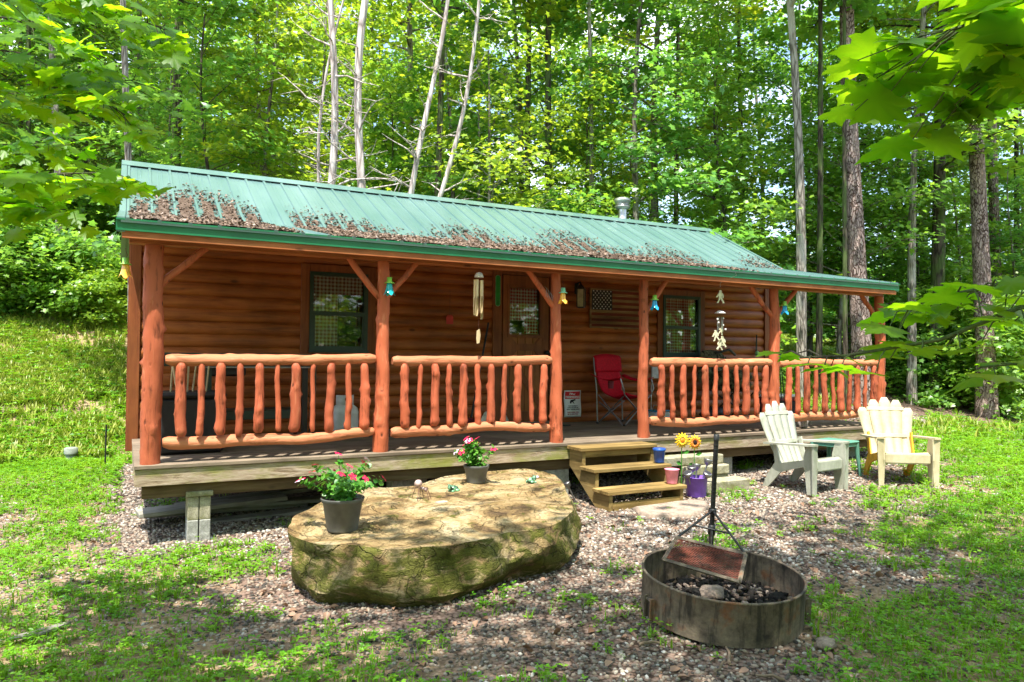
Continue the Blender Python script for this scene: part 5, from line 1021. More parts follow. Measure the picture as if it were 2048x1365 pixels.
# ---------------------------------------------------------------- Adirondack chairs
def adirondack(x, y, face, mat, lab, rear):
    t = thing('adirondack_chair', lab, 'chair', (x, y, gz(x, y)-.005), 0, 'plastic Adirondack chairs on the gravel'); t.rotation_euler = (0, 0, face); t.scale = (.95, .95, 1.0)
    # chair faces local -Y
    prof = [(-.34, .365), (-.30, .385), (-.15, .35), (.0, .30), (.13, .25)]; V = []; n = 14
    for (yy, z) in prof:
        for i in range(n+1): q = i/n*2-1; V.append((q*.25, yy, z-.012*(1-q*q)))
    mb = MB(); mb.add(V, [(k*(n+1)+i, k*(n+1)+i+1, (k+1)*(n+1)+i+1, (k+1)*(n+1)+i) for k in range(4) for i in range(n)], True)
    mb.add([(-.25, -.34, .365), (.25, -.34, .365), (.255, -.335, .25), (-.255, -.335, .25)], [(0, 3, 2, 1)]); o = mb.build('seat', mat, t); m_ = o.modifiers.new('thick', 'SOLIDIFY'); m_.thickness = .014
    # fan of five slats
    for k in range(5):
        q = k-2; mb = MB(); V = []; wb, wt = .045, .0695; x0_, x1_ = q*.092, q*.142; Ht = .98-.035*q*q*.9; m = 12
        for j in range(m+1):
            s = j/m; cx_ = x0_+(x1_-x0_)*s; w_ = wb+(wt-wb)*min(1, s*1.15)
            if s > .945: w_ *= math.sqrt(max(0.22, 1-((s-.945)/.062)**2))
            z = .24+(Ht-.24)*s; yy = .13+.27*s+.03*math.sin(s*3)+.012*q*q*.6*(-1)*s
            V += [(cx_-w_, yy+.002, z), (cx_, yy-.003, z), (cx_+w_, yy+.002, z)]
        mb.add(V, [(3*j+c, 3*j+c+1, 3*j+c+4, 3*j+c+3) for j in range(m) for c in range(2)], True); o = mb.build('back_slat', mat, t); m_ = o.modifiers.new('thick', 'SOLIDIFY'); m_.thickness = .007; m_.offset = 0
    for yy, z in ((.255, .52), (.37, .84)): part('back_brace', mat, t, lambda m, yy=yy, z=z: m.box((0, yy, z), (.46, .018, .045), (R(-18), 0, 0), .004))
    for s in (-1, 1):
        def arm(m, s=s):
            P = [(s*.265, .30), (s*.33, .32), (s*.36, .10), (s*.385, -.28), (s*.37, -.37), (s*.29, -.385), (s*.265, -.30), (s*.27, .0)]
            V = [(a, b_, .56-.035*(b_+.385)/.7+.0) for a, b_ in P]; V2 = [(a, b_, z-.022) for a, b_, z in V]; n_ = len(V); m.add(V+V2, [tuple(range(n_))[::s], tuple(range(n_, 2*n_))[::-s]]+[((i, i+n_, (i+1) % n_+n_, (i+1) % n_)) for i in range(n_)])
        part('arm', mat, t, arm)
        def fl(m, s=s):      # wide tapering front leg, edge on to the front
            A = [(-.36, .54), (-.24, .54), (-.20, .40), (-.245, .0), (-.335, .0), (-.375, .30)]
            m.prism(A[::-1], .022, Matrix(((0, 1, 0, s*.285), (1, 0, 0, 0), (0, 0, 1, 0), (0, 0, 0, 1)))); m.prism([(-.045, .54), (.045, .54), (.03, .0), (-.03, .0)][::-1], .018, Matrix.Translation((s*.315, -.355, 0)) @ Matrix.Rotation(0.0, 4, 'X'))
        part('front_leg', mat, t, fl)
        def rl(m, s=s):
            A = [(-.24, .38), (-.22, .30), (-.02, .245), (.12, .20), (.22, .09), (.31, .0), (.38, .0), (.30, .16), (.20, .30), (.24, .56), (.20, .57), (.13, .30)]
            m.prism(A[::-1], .022, Matrix(((0, 1, 0, s*.262), (1, 0, 0, 0), (0, 0, 1, 0), (0, 0, 0, 1)))); m.prism([(-.035, .10), (.035, .10), (.028, .0), (-.028, .0)][::-1], .018, Matrix.Translation((s*.245, .30, 0)) @ Matrix.Shear('YZ', 4, (0, -.75)) if 0 else Matrix.Translation((s*.245, .33, 0)))
        part('rear_leg', rear, t, rl)
    part('front_apron', mat, t, lambda m: m.box((0, -.335, .31), (.52, .016, .10), None, .004))
adirondack(6.66, -.97, R(7), 'resin_grey', 'grey-green weathered plastic Adirondack chair seen from its side', 'resin_grey')
adirondack(7.98, -1.20, R(-34), 'resin_cream', 'cream plastic Adirondack chair with yellowed rear legs', 'resin_yellow')
tt = thing('side_table', 'low green plastic side table between the two chairs', 'table', (7.62, -.62, gz(7.6, -.6)), R(8))
part('table_top', 'resin_green', tt, lambda m: m.box((0, 0, .425), (.42, .42, .030), None, .012)); part('table_skirt', 'resin_green', tt, lambda m: (m.bx(-.20, .20, -.200, -.19, .375, .411), m.bx(-.20, .20, .19, .20, .375, .411), m.bx(-.20, -.19, -.189, .189, .375, .411), m.bx(.19, .20, -.189, .189, .375, .411)))
for sx in (-1, 1):
    for sy in (-1, 1): part('leg', 'resin_green', tt, lambda m, sx=sx, sy=sy: m.tube([(sx*.18, sy*.18, .41), (sx*.19, sy*.19, .25), (sx*.215, sy*.215, 0)], [.032, .026, .020], 8))
# cleanout pipe and stake on the left lawn
x, y = -.89, 6.0; o = thing('cleanout_pipe', 'short grey capped pipe standing in the left lawn', 'pipe', (x, y, gz(x, y)+.02)); part('pipe', 'concrete_pipe', o, lambda m: m.lathe([(.075, 0), (.075, .14)], n=18)); part('cap', 'concrete_pipe', o, lambda m: m.lathe([(.092, .12), (.095, .20), (.07, .215), (.001, .216)], n=18))
x, y = -.42, 5.0; mb = MB(); mb.tube([(0, 0, 0), (.005, 0, .62)], .011, 8); mb.box((0, .015, .4), (.02, .01, .2)); o = mb.build('metal_stake', 'black_metal', None, (x, y, gz(x, y)-.03)); tag(o, 'thin black metal stake in the lawn left of the cabin', 'stake')

# ================================================================== VEGETATION
def limb_path(p0, d, L_, sag, rr, k=6, wig=.12):
    P = [Vector(p0)]; d = Vector(d).normalized()
    for i in range(k):
        d = (d+Vector((rr.gauss(0, wig), rr.gauss(0, wig), rr.gauss(0, wig*.6)-sag))).normalized(); P.append(P[-1]+d*L_/k)
    return P
def make_tree_mesh(seed, H, hb, r0, R_, nb, bkn, leafn=9000, lsize=.15, shape='dome', lean=.3, tmpl=None, flat=.30, bare=False, leafmat_='leaf_forest', rtop=.25, clr=.55):
    rr = random.Random(seed); rg = np.random.default_rng(seed); mb = MB()
    k = 14; P = []; a1, a2 = rr.uniform(0, 6.28), rr.uniform(0, 6.28)
    for i in range(k+1):
        t = i/k; P.append(Vector((lean*.5*math.sin(t*2.6+a1)*t+.06*math.sin(t*9+a2), lean*.5*math.cos(t*2.1+a1)*t+.05*math.sin(t*7+a1), H*t-.3*(t == 0))))
    rad = [r0*(1.22 if i == 0 else 1)*(1-(1-rtop)*(i/k)**.9) for i in range(k+1)]; mb.tube(P, rad, 12, True, True, .05, seed)
    def at(z):
        t = max(0, min(.999, z/H))*k; i = int(t); return P[i].lerp(P[i+1], t-i), rad[i]
    C = []
    for b_ in range(nb):
        q = (b_+rr.random())/nb; z = hb+(H-hb)*q*.97; c, r = at(z); az = b_*2.399+rr.uniform(-.5, .5)
        if shape == 'dome': ln_ = R_*(.55+.45*math.sin(math.pi*min(1, q*.85+.2)))*rr.uniform(.7, 1.15)
        elif shape == 'cone': ln_ = R_*(1.02-q*.85)*rr.uniform(.75, 1.1)
        else: ln_ = R_*rr.uniform(.4, 1.1)*(1-.3*q)
        up = .15+.75*q if shape != 'cone' else .12; d = (math.cos(az), math.sin(az), up+rr.uniform(-.12, .12)); path = limb_path(c, d, ln_, .03 if not bare else .0, rr, 6, .10 if not bare else .20)
        rb = max(.010, min(r*.45, .012+.012*ln_)); mb.tube(path, [rb*(1-.8*i/6) for i in range(7)], 5, False)
        for j in range(2, 7):
            for s in (-1, 1):
                if bare and rr.random() < .35: continue
                side = Vector((-math.sin(az)*s, math.cos(az)*s, rr.uniform(-.1, .35)))+Vector(d)*.6; tl = ln_*(.42-.04*j)*rr.uniform(.6, 1.3)
                tw = limb_path(path[j], side, tl, .02, rr, 3, .15); mb.tube(tw, [rb*.35, rb*.25, rb*.15, rb*.08], 4, False)
                C += [(tw[-1], .26*ln_+.16), (tw[1], .2*ln_+.1)]
            C.append((path[j], .22*ln_+.12))
    trunk = mb.mesh('trunk', bkn)
    if leafn == 0: return trunk, None
    Cc = np.array([tuple(c) for c, _ in C]); Rr = np.array([r for _, r in C]); rnd = RNG
    w_ = Rr**2; keep = rg.uniform(size=len(C)) < clr+.35; w_ = w_*keep; idx = rg.choice(len(C), leafn, p=w_/w_.sum())
    off = rg.normal(size=(leafn, 3))*np.array([.48, .48, flat*.5]); Pn = Cc[idx]+off*Rr[idx][:, None]
    cen = np.array([P[k//2].x, P[k//2].y]); out = Pn[:, :2]-cen; out = out/(np.linalg.norm(out, axis=1, keepdims=True)+.01)
    nr = np.stack([out[:, 0]*.35, out[:, 1]*.35, np.ones(leafn)], 1)+rg.normal(size=(leafn, 3))*.42
    tv, tf = tmpl or (LEAF_T*np.array([1, 1.5, 1]), LEAF_F); X_, Y_, Z_ = frames(nr, rg.uniform(.65, 1.25, leafn)*lsize, 1, rg)
    cl = rg.uniform(size=len(C))[idx]; crown = scatter('crown', tv, tf, Pn, X_, Y_, Z_, leafmat_, np.clip(cl*.55+rg.uniform(size=leafn)*.5, 0, 1)); return trunk, crown
PROTO = {}
def proto(key, *a, **k): PROTO[key] = make_tree_mesh(*a, **k)
L5 = (LEAF5_T, LEAF5_F)
proto('tallA', 11, 16, 4.2, .15, 3.0, 34, 'bark_grey', 6200, .17); proto('tallB', 12, 17.5, 5.0, .17, 2.8, 32, 'bark_dark', 6200, .17, 'dome'); proto('tallC', 13, 15, 3.2, .12, 2.7, 34, 'bark_grey', 6200, .16, 'dome', .8)
proto('midA', 21, 8.5, 1.3, .07, 2.5, 30, 'bark_grey', 5600, .135, 'dome', .5, L5); proto('midB', 22, 7.2, 1.0, .06, 2.3, 28, 'bark_dark', 5400, .13, 'open', .6, L5); proto('midC', 23, 9.5, 1.8, .08, 2.3, 30, 'bark_grey', 5800, .13, 'cone', .4, L5)
proto('bushA', 31, 2.0, .15, .025, 1.25, 22, 'bark_dark', 4200, .105, 'dome', .3, L5, .45); proto('bushB', 32, 1.3, .05, .02, 1.1, 20, 'bark_dark', 3600, .095, 'open', .2, L5, .5)
proto('pine', 41, 21, 11.5, .24, 3.4, 26, 'bark_pine', 4000, .16, 'dome', .25); proto('slim', 42, 17, 8.0, .10, 2.2, 24, 'bark_dark', 4200, .15, 'dome', .35); proto('slimpale', 43, 16, 8.0, .11, 2.4, 24, 'bark_pale', 4200, .15, 'dome', .5)
def place_tree(key, x, y, label, name='forest_tree', cat='tree', s=1.0, rz=None, lean=(0, 0), group=None, sz=None, rs=None):
    t = thing(name, label, cat, (x, y, gz(x, y)-.05), rz if rz is not None else random.uniform(0, 6.28), group); t.scale = (s, s, sz or s); t.rotation_euler.x = lean[0]; t.rotation_euler.y = lean[1]
    tk, cr_ = PROTO[key]; o = link('trunk', tk, t)
    if rs: o.scale = (rs, rs, 1)
    if cr_: link('crown', cr_, t)
    return t
def leantree(key, u, v_, dep, utop, label, name='forest_tree', width=None, **kw):
    """trunk standing at pixel column u (at photo row v_), leaning towards column utop at the top of the photo"""
    x, y = plan(u, dep); t = place_tree(key, x, y, label, name, rz=0, **kw); z = gz(x, y)
    b0 = CC+_fw*dep+_rt*((u-1024)/CF*dep); dx = (utop-u)/CF*dep; hgt = dep*.46+CC[2]-z; a = math.atan2(dx, max(hgt, 2))
    d = Vector((_rt[0]*math.sin(a), _rt[1]*math.sin(a), math.cos(a))); q = d.to_track_quat('Z', 'Y'); e = q.to_euler(); t.rotation_mode = 'QUATERNION'; t.rotation_quaternion = q
    if width:
        r_now = {'pine': .24, 'slim': .10, 'slimpale': .11, 'tallA': .15, 'tallB': .17, 'tallC': .12}[key]*.85; next(c for c in t.children if c.name.startswith('trunk')).scale = (width/CF*dep/2/r_now,)*2+(1,)
    return t
# trunks that can be told apart
leantree('pine', 1722, 500, 15.5, 1704, 'thick pale flaky-barked pine rising behind the right end of the porch', 'pine_tree', 34)
leantree('pine', 1968, 500, 17.0, 1962, 'second thick reddish flaky-barked pine near the right edge', 'pine_tree', 31)
leantree('pine', 1995, 500, 20.0, 1992, 'dark pine trunk close behind the pine near the right edge', 'pine_tree', 20)
leantree('slimpale', 1604, 500, 15.0, 1574, 'slender pale peeling trunk leaning left just right of the cabin corner', width=19)
leantree('slim', 1634, 500, 15.5, 1641, 'thin dark straight trunk between the peeling trunk and the thick pine', width=12)
leantree('slim', 1694, 500, 14.5, 1688, 'very thin olive trunk just left of the thick pine', width=9)
leantree('slimpale', 1822, 500, 17.5, 1850, 'mottled pale trunk with a swelling right of the porch', width=15)
leantree('tallB', 1862, 500, 18.0, 1880, 'broad dark mossy trunk right of the porch', width=25)
leantree('slim', 2030, 500, 21.0, 2034, 'thin trunk at the very right edge of the wood', width=11)
leantree('slim', 875, 300, 14.5, 872, 'slim brown trunk with bare stubs above the middle of the roof', width=14)
leantree('slim', 1062, 300, 17.5, 1047, 'left one of two tall dark trunks above the roof centre', width=13)
leantree('slim', 1084, 300, 17.0, 1096, 'right one of two tall dark trunks above the roof centre', width=15)
leantree('slimpale', 1180, 300, 16.0, 1172, 'pale grey trunk left of the stove pipe', width=10)
leantree('slimpale', 952, 300, 16.0, 951, 'thin whitish trunk above the roof between brown and dark trunks', width=6)
leantree('slim', 1355, 300, 19.0, 1350, 'dim trunk right of the stove pipe', width=10)
leantree('slimpale', 262, 250, 13.5, 238, 'straight brown trunk above the left end of the ridge', width=15)
leantree('slimpale', 113, 250, 18.5, 93, 'white barked trunk near the left edge', width=15)
leantree('slim', 325, 250, 17.0, 349, 'pale half of the forked pair above the left of the roof', width=11)
leantree('slim', 362, 250, 17.2, 342, 'dark half of the forked pair above the left of the roof', width=12)
leantree('slim', 40, 250, 19.0, 50, 'dim trunk at the far left edge', width=10)
leantree('slim', 1500, 300, 22.0, 1470, 'leaning dark trunk in the shade behind the right of the roof', width=11)

# dead pale tree cluster behind the ridge
dt = thing('dead_tree', 'cluster of bare pale dead stems with branching twigs behind the ridge', 'tree', (0, 0, 0))
x, y = plan(700, 13.0); bz_ = gz(x, y); dt.location = (x, y, bz_-.1)
def dead_stem(ub, ut, w0, w1, seed, side=1, d=13.0, bend=0):
    rr = random.Random(seed); b0 = Vector((CC+_fw*d+_rt*((ub-1024)/CF*d)).tolist()); t0 = Vector((CC+_fw*d+_rt*((ut-1024)/CF*d)+_up*(700/CF*d)).tolist()); b0.z = bz_-.1; P = []
    n = 16
    for i in range(n+1):
        s = i/n; p = b0.lerp(t0, s)+Vector((.12*math.sin(s*7+seed), .10*math.sin(s*5+seed*2), 0))+Vector((_rt*bend*math.sin(s*3.1)).tolist()); P.append(p-Vector(dt.location))
    mb = MB(); mb.tube(P, [(w0+(w1-w0)*(i/n))/CF*d/2 for i in range(n+1)], 10, True, True, .06, seed)
    for k in range(26):
        s = rr.uniform(.22, .98); i = int(s*n); p = P[i]; az = rr.uniform(0, 6.28); L_ = rr.uniform(.4, 1.7)*(1.1-.5*s); pth = limb_path(p, (math.cos(az), math.sin(az), rr.uniform(-.1, .5)), L_, -.03, rr, 6, .22); r = .012+.012*L_*.6; mb.tube(pth, [r*(1-.85*j/6) for j in range(7)], 5, False)
        for j in (2, 3, 4, 5):
            if rr.random() < .8: q = limb_path(pth[j], (rr.gauss(0, 1), rr.gauss(0, 1), rr.uniform(-.2, .7)), L_*.35, 0, rr, 3, .25); mb.tube(q, [r*.4, r*.3, r*.2, r*.08], 4, False)
    mb.build('stem', 'bark_dead', dt)
dead_stem(672, 664, 20, 12, 3, bend=-.1); dead_stem(690, 742, 20, 14, 5); dead_stem(738, 885, 15, 8, 7, bend=.12); dead_stem(760, 960, 14, 6, 9, bend=.1); dead_stem(664, 690, 9, 4, 12, bend=-.3)

LM = [(60, 'at the far left edge'), (190, 'between the white trunk and the roof'), (310, 'above the left end of the ridge'), (430, 'by the forked pair'), (550, 'left of the dead stems'), (660, 'just left of the dead stems'), (790, 'behind the dead stems'), (910, 'beside the slim brown trunk'), (1020, 'left of the two dark trunks'), (1130, 'behind the two dark trunks'), (1240, 'left of the stove pipe'), (1350, 'right of the stove pipe'), (1460, 'above the right end of the ridge'), (1570, 'above the sloping roof end'), (1670, 'beside the peeling trunk'), (1790, 'behind the thick pine'), (1900, 'behind the mossy dark trunk'), (2010, 'behind the reddish pine'), (9999, 'at the far right edge')]
USED = set()
def landmark(kind, u):
    base = next(n for a, n in LM if u < a); lab = kind+' '+base; k = 0
    while lab in USED and k < 2:
        lab = kind+' '+base+[', slightly further right', ', half hidden'][k]; k += 1
    USED.add(lab); return lab
# rows of trees behind: individuals with kinds
def wood_at(key, u, dep, label, group, s=1.0, name='forest_tree', cat='tree'):
    x, y = plan(u, dep)
    if -1.2 < x < 10.4 and y < 6.2: return
    place_tree(key, x, y, label, name, cat, s*random.uniform(.9, 1.12), group=group)
rs = random.Random(99)
for i, u in enumerate(range(-60, 2180, 118)): wood_at(['midA', 'midB', 'midC'][i % 3], u+rs.uniform(-30, 30), 14.6+rs.uniform(0, 2.6) if 350 < u < 1500 else 18.5+rs.uniform(0, 3.0), landmark('bright low leafy tree', u), 'understory trees just behind the cabin', rs.uniform(.75, 1.1))
for i, u in enumerate(range(-90, 2200, 128)): wood_at(['midC', 'tallC', 'midA', 'tallA'][i % 4], u+rs.uniform(-40, 40), 19+rs.uniform(0, 3.5), landmark('mid-depth leafy tree', u), 'trees in the middle of the wood', rs.uniform(.8, 1.0))
for i, u in enumerate(range(-120, 2240, 120)): wood_at(['tallA', 'tallB', 'tallC'][i % 3], u+rs.uniform(-40, 40), 25+rs.uniform(0, 5), landmark('tall deep wood tree', u), 'tall trees deep in the wood', rs.uniform(.8, 1.0)*(1.0 if u < 800 else .84))
for i, u in enumerate(list(range(-140, 800, 150))+list(range(860, 2240, 260))): wood_at(['tallB', 'tallC', 'tallA'][i % 3], u+rs.uniform(-40, 40), 33+rs.uniform(0, 6), landmark('distant hazy tree', u), 'distant trees on the bank', rs.uniform(.8, 1.0)*(1.0 if u < 1200 else .75))
for i, (u, d_) in enumerate(((1620, 21.5), (1760, 20.0), (1800, 23.5), (1900, 20.5), (1940, 24), (2030, 19.5), (2090, 22.5), (1680, 24.5))): wood_at(['midB', 'midA', 'midC'][i % 3], u, d_, landmark('young light green tree', u), 'young trees on the right bank', .62)
# bushes along the banks
for i in range(44):
    if i < 16: u, d_ = rs.uniform(-60, 245), rs.uniform(17.0, 23)
    elif i < 34: u, d_ = rs.uniform(1590, 2150), rs.uniform(17.5, 24)
    else: u, d_ = rs.uniform(260, 1600), rs.uniform(14.5, 17)
    x, y = plan(u, d_)
    if -1.2 < x < 10.6 and y < 5.8: continue
    if 1560 < u < 1790 and d_ < 21: continue
    side = 'left bank' if i < 16 else 'right bank' if i < 34 else 'ground behind the cabin'
    place_tree(['bushA', 'bushB'][i % 2], x, y, 'leafy green bush growing on the '+side, 'bush', 'bush', rs.uniform(.8, 1.5), group='bushes on the '+side)

# far wood beyond: one mass of foliage on the bank
n = 60000; u = RNG.uniform(-500, 2600, n); d_ = RNG.uniform(40, 58, n); X = CC[0]+_fw[0]*d_+_rt[0]*((u-1024)/CF*d_); Y = CC[1]+_fw[1]*d_+_rt[1]*((u-1024)/CF*d_)
hh = (11+2.5*np.sin(X*.45)+2.2*np.sin(X*.17+Y*.3)+1.5*np.sin(X*1.1+Y))*np.interp(u, [-500, 600, 1400, 2600], [1.0, .7, .42, .32]); P = np.stack([X, Y, ground_z(X, Y)+RNG.uniform(0, 1, n)**.8*hh], -1); nr = RNG.normal(size=(n, 3))*.5+np.array([0, -.2, 1]); fx_, fy_, fz_ = frames(nr, RNG.uniform(.3, .75, n))
far = link('far_wood', scatter('far_wood', LEAF_T*np.array([1, 1.4, 1]), LEAF_F, P, fx_, fy_, fz_, 'leaf_forest', np.clip(RNG.uniform(size=n)*.6+.2*np.sin(X*.6)+.2, 0, 1))); tag(far, 'distant wood filling the top of the bank', 'wood', kind='stuff')

# maples around the camera: trunks beside the view, branches reaching in, crowns overhead shading the yard
def maple_tree(x, y, label, seed, H, branches, crown_c, crown_r, nl, trunk_r=.16, hang=.55):
    z0 = gz(x, y); t = thing('maple_tree', label, 'tree', (x, y, z0-.05)); rr = random.Random(seed); rg = np.random.default_rng(seed); mb = MB()
    P = [Vector((.1*math.sin(i*.6+seed), .08*math.sin(i*.8), H*i/12)) for i in range(13)]; mb.tube(P, [trunk_r*(1-.7*i/12) for i in range(13)], 14, True, True, .04, seed)
    # overhead limbs and crown clumps
    C = []
    for k in range(26):
        i = 4+int(8*rr.random()); az = rr.uniform(0, 6.28); L_ = crown_r*rr.uniform(.5, 1.1); tgt = Vector(crown_c)-Vector((x, y, z0))+Vector((rr.gauss(0, crown_r*.55), rr.gauss(0, crown_r*.55), rr.uniform(-1.4, 1.8))); s0 = P[i]; mid = s0.lerp(tgt, .5)+Vector((0, 0, .5)); pts = [s0, s0.lerp(mid, .5)+Vector((0, 0, .15)), mid, mid.lerp(tgt, .5), tgt]; mb.tube(pts, [.045, .035, .026, .018, .008], 6, False); C += [(tgt, 1.0), (mid.lerp(tgt, .5), .8)]
    Cc = np.array([tuple(c) for c, _ in C]); idx = rg.integers(0, len(C), nl); Pn = Cc[idx]+rg.normal(size=(nl, 3))*np.array([.52, .52, .22]); nr = rg.normal(size=(nl, 3))*.4+np.array([0, 0, 1]); X_, Y_, Z_ = frames(nr, rg.uniform(.10, .17, nl), 1, rg); Vs = [(MAPLE_T, Pn, X_, Y_, Z_)]
    # reaching branches given as polylines in world space
    LP, LX, LY, LZ = [], [], [], []
    for (pts, ls, nlv, spread) in branches:
        wp = [Vector(p)-Vector((x, y, z0-.05)) for p in pts]; wp = [P[min(12, max(1, int(wp[0].z/H*12)))]]+wp; sm = []
        for i in range(len(wp)-1):
            for q in range(5): sm.append(wp[i].lerp(wp[i+1], q/5))
        sm.append(wp[-1]); n_ = len(sm); mb.tube(sm, [ (.018 if i < 4 else .0065)*(1-.8*i/n_)+.0008 for i in range(n_)], 6, False)
        i0 = 5
        for j in range(nlv):
            f_ = i0+(n_-1-i0)*((j+.5)/nlv); i = int(f_); c = sm[i].lerp(sm[min(i+1, n_-1)], f_-i); tg = (sm[min(i+1, n_-1)]-sm[max(i-1, 0)]).normalized(); sd_ = tg.cross(Vector((0, 0, 1))).normalized()*(1 if j % 2 else -1)
            pl_ = rr.uniform(.4, 1.0)*spread; e = c+(sd_*rr.uniform(.3, 1.0)+tg*.35+Vector((0, 0, rr.uniform(-.7, .15)))).normalized()*pl_; mb.tube([c, c.lerp(e, .5)+Vector((0, 0, .01)), e], [.0022, .0016, .0010], 4, False)
            for m_ in range(1 if spread < .12 else 2):
                ee = e if m_ == 0 else c.lerp(e, .55); s = ls*rr.uniform(.75, 1.2); nn = Vector((rr.gauss(0, .25+.3*hang), rr.gauss(0, .25+.3*hang)-hang, .9)).normalized(); xx = ((ee-c).normalized()+Vector((rr.gauss(0, .35), rr.gauss(0, .35), -.25))); xx = (xx-nn*xx.dot(nn)).normalized(); yy = nn.cross(xx); LP.append(tuple(ee)); LX.append(tuple(xx*s)); LY.append(tuple(yy*s)); LZ.append(tuple(nn*s))
    mb.build('trunk', 'bark_dark', t)
    Pn = np.concatenate([Pn]+([np.array(LP)] if LP else [])); X_ = np.concatenate([X_]+([np.array(LX)] if LX else [])); Y_ = np.concatenate([Y_]+([np.array(LY)] if LY else [])); Z_ = np.concatenate([Z_]+([np.array(LZ)] if LZ else []))
    tv = MAPLE_T*np.array([1, 1.05, 1]); cm = scatter('crown', tv, MAPLE_F, Pn, X_, Y_, Z_, 'leaf_maple', rg.uniform(size=len(Pn)), True); k_ = len(tv); rad_ = np.hypot(tv[:, 0]-.32, tv[:, 1]); vein = np.where(rad_ > np.roll(rad_, 1), .14, -.10); vein[0] = .2
    at_ = cm.attributes['rnd']; q_ = np.zeros(len(Pn)*k_, np.float32); at_.data.foreach_get('value', q_); at_.data.foreach_set('value', np.clip(q_*.8+.1+np.tile(vein, len(Pn)), 0, 1).astype(np.float32)); link('crown', cm, t); return t
def W(u, v, d): return (CC+_fw*d+_rt*((u-1024)/CF*d)+_up*((682.5-v)/CF*d)).tolist()
lb = [([W(-250, 60, 3.4), W(60, 110, 3.3), W(250, 230, 3.3)], .105, 60, .24), ([W(-250, -60, 3.2), W(100, -30, 3.2), W(330, 60, 3.2)], .105, 60, .24), ([W(-200, 330, 3.0), W(40, 350, 3.0), W(240, 345, 3.1)], .105, 44, .20), ([W(-200, 200, 3.6), W(60, 180, 3.5), W(270, 160, 3.4)], .105, 60, .26), ([W(-200, 20, 3.8), W(60, 40, 3.7), W(200, 120, 3.7)], .105, 50, .26), ([W(-220, 420, 3.1), W(-40, 400, 3.1), W(130, 420, 3.2)], .105, 30, .18), ([W(-200, 280, 4.2), W(20, 290, 4.1), W(150, 270, 4.1)], .105, 44, .24)]
maple_tree(-2.9, -3.9, 'leafy maple at the left edge with branches hanging over the view', 5, 9.5, lb, (.8, -8.0, 7.6), 2.4, 1900)
rb = [([W(2500, 560, 1.5), W(2300, 600, 1.35), W(2040, 615, 1.35), W(1880, 680, 1.35), W(1690, 712, 1.4), W(1600, 716, 1.4)], .062, 26, .08), ([W(2300, 520, 1.4), W(2050, 560, 1.4), W(1900, 590, 1.4), W(1790, 620, 1.45)], .075, 26, .11), ([W(2350, -60, 1.25), W(2080, 20, 1.2), W(1900, 60, 1.2)], .095, 50, .22), ([W(2350, 60, 1.35), W(2100, 120, 1.3), W(1960, 140, 1.3)], .095, 30, .20), ([W(2350, 700, 1.5), W(2120, 720, 1.5), W(1960, 735, 1.5)], .11, 7, .07)]
maple_tree(2.9, -7.7, 'leafy maple at the right edge with branches reaching across the view', 9, 9.5, rb, (2.0, -6.4, 7.8), 2.4, 2000, hang=.12)
for (x, y, lab, sd_, cc_, r_) in ((-1.5, -11.5, 'maple tree standing behind the viewer on the left', 15, (-.4, -9.6, 8), 3.0), (6.5, -9.5, 'maple tree standing behind the viewer on the right', 17, (4.6, -7.4, 8), 2.4), (2.0, -14, 'tall maple tree behind the viewer', 21, (2, -11, 8), 3.5)): maple_tree(x, y, lab, sd_, 10.5, [], cc_, r_, 2400)
for i, (x, y) in enumerate(((-9, -10), (-5, -15), (5, -17), (10, -14), (15, -15), (-14, -12), (19, -12), (-1, -19), (9, -20), (14, -19), (-11, -18))): place_tree(['midA', 'tallC', 'midB', 'tallA'][i % 4], x, y, 'tree of the wood on the near side of the yard', group='trees on the near side of the yard')

n = 26000; a = RNG.uniform(R(165), R(375), n); d_ = RNG.uniform(19, 27, n); X = 2+np.cos(a)*d_; Y = -4+np.sin(a)*d_; k = Y < -3; X, Y = X[k], Y[k]; n = len(X); P = np.stack([X, Y, ground_z(X, Y)+RNG.uniform(0, 1, n)*(6.5+2*np.sin(X*.5)+1.5*np.sin(Y*.7+X*.3))], -1); nr = RNG.normal(size=(n, 3))*.5+np.array([0, .2, 1]); fx_, fy_, fz_ = frames(nr, RNG.uniform(.3, .6, n))  # foliage ring added out of view so the window panes reflect leaves
near = link('reflected_foliage', scatter('reflected_foliage', LEAF_T*np.array([1, 1.4, 1]), LEAF_F, P, fx_, fy_, fz_, 'leaf_forest', RNG.uniform(size=n))); tag(near, 'unseen foliage ring added behind the viewer for the window reflections', 'wood', kind='stuff')

# ---------------------------------------------------------------- grass, weeds, gravel, litter on the ground
def sample(n, x0, x1, y0, y1, pw=1.0):
    X = RNG.uniform(x0, x1, n); Y = RNG.uniform(y0, y1, n); return X, Y
def nz2(X, Y, f, ph): return (np.sin(X*f+ph)*np.cos(Y*f*1.13+ph*2)+np.sin(X*f*2.3+Y*f*1.7+ph)*.5+np.sin(X*f*.6-Y*f*2.9)*.5)/2
def inview(X, Y, m=250):
    d = np.stack([X, Y, ground_z(X, Y)], -1)-CC; z = d@_fw; zz = np.maximum(z, .1); u = 1024+CF*(d@_rt)/zz; v = 682.5-CF*(d@_up)/zz; return (z > .3) & (u > -m) & (u < 2048+m) & (v < 1365+m), z
def dens(X, Y): return np.clip(.5+1.5*(green_at(X, Y)+.40*nz2(X, Y, 2.3, 1.0)+.30*nz2(X, Y, 6.1, 2.0)-.52), 0, 1)
X, Y = sample(480000, -9, 17, -6.2, 9); iv, z = inview(X, Y, 520); g = dens(X, Y); k = iv & (RNG.uniform(size=len(X)) < g*1.0*np.clip(7.5/z, .25, 1.5)); X, Y, z = X[k], Y[k], z[k]
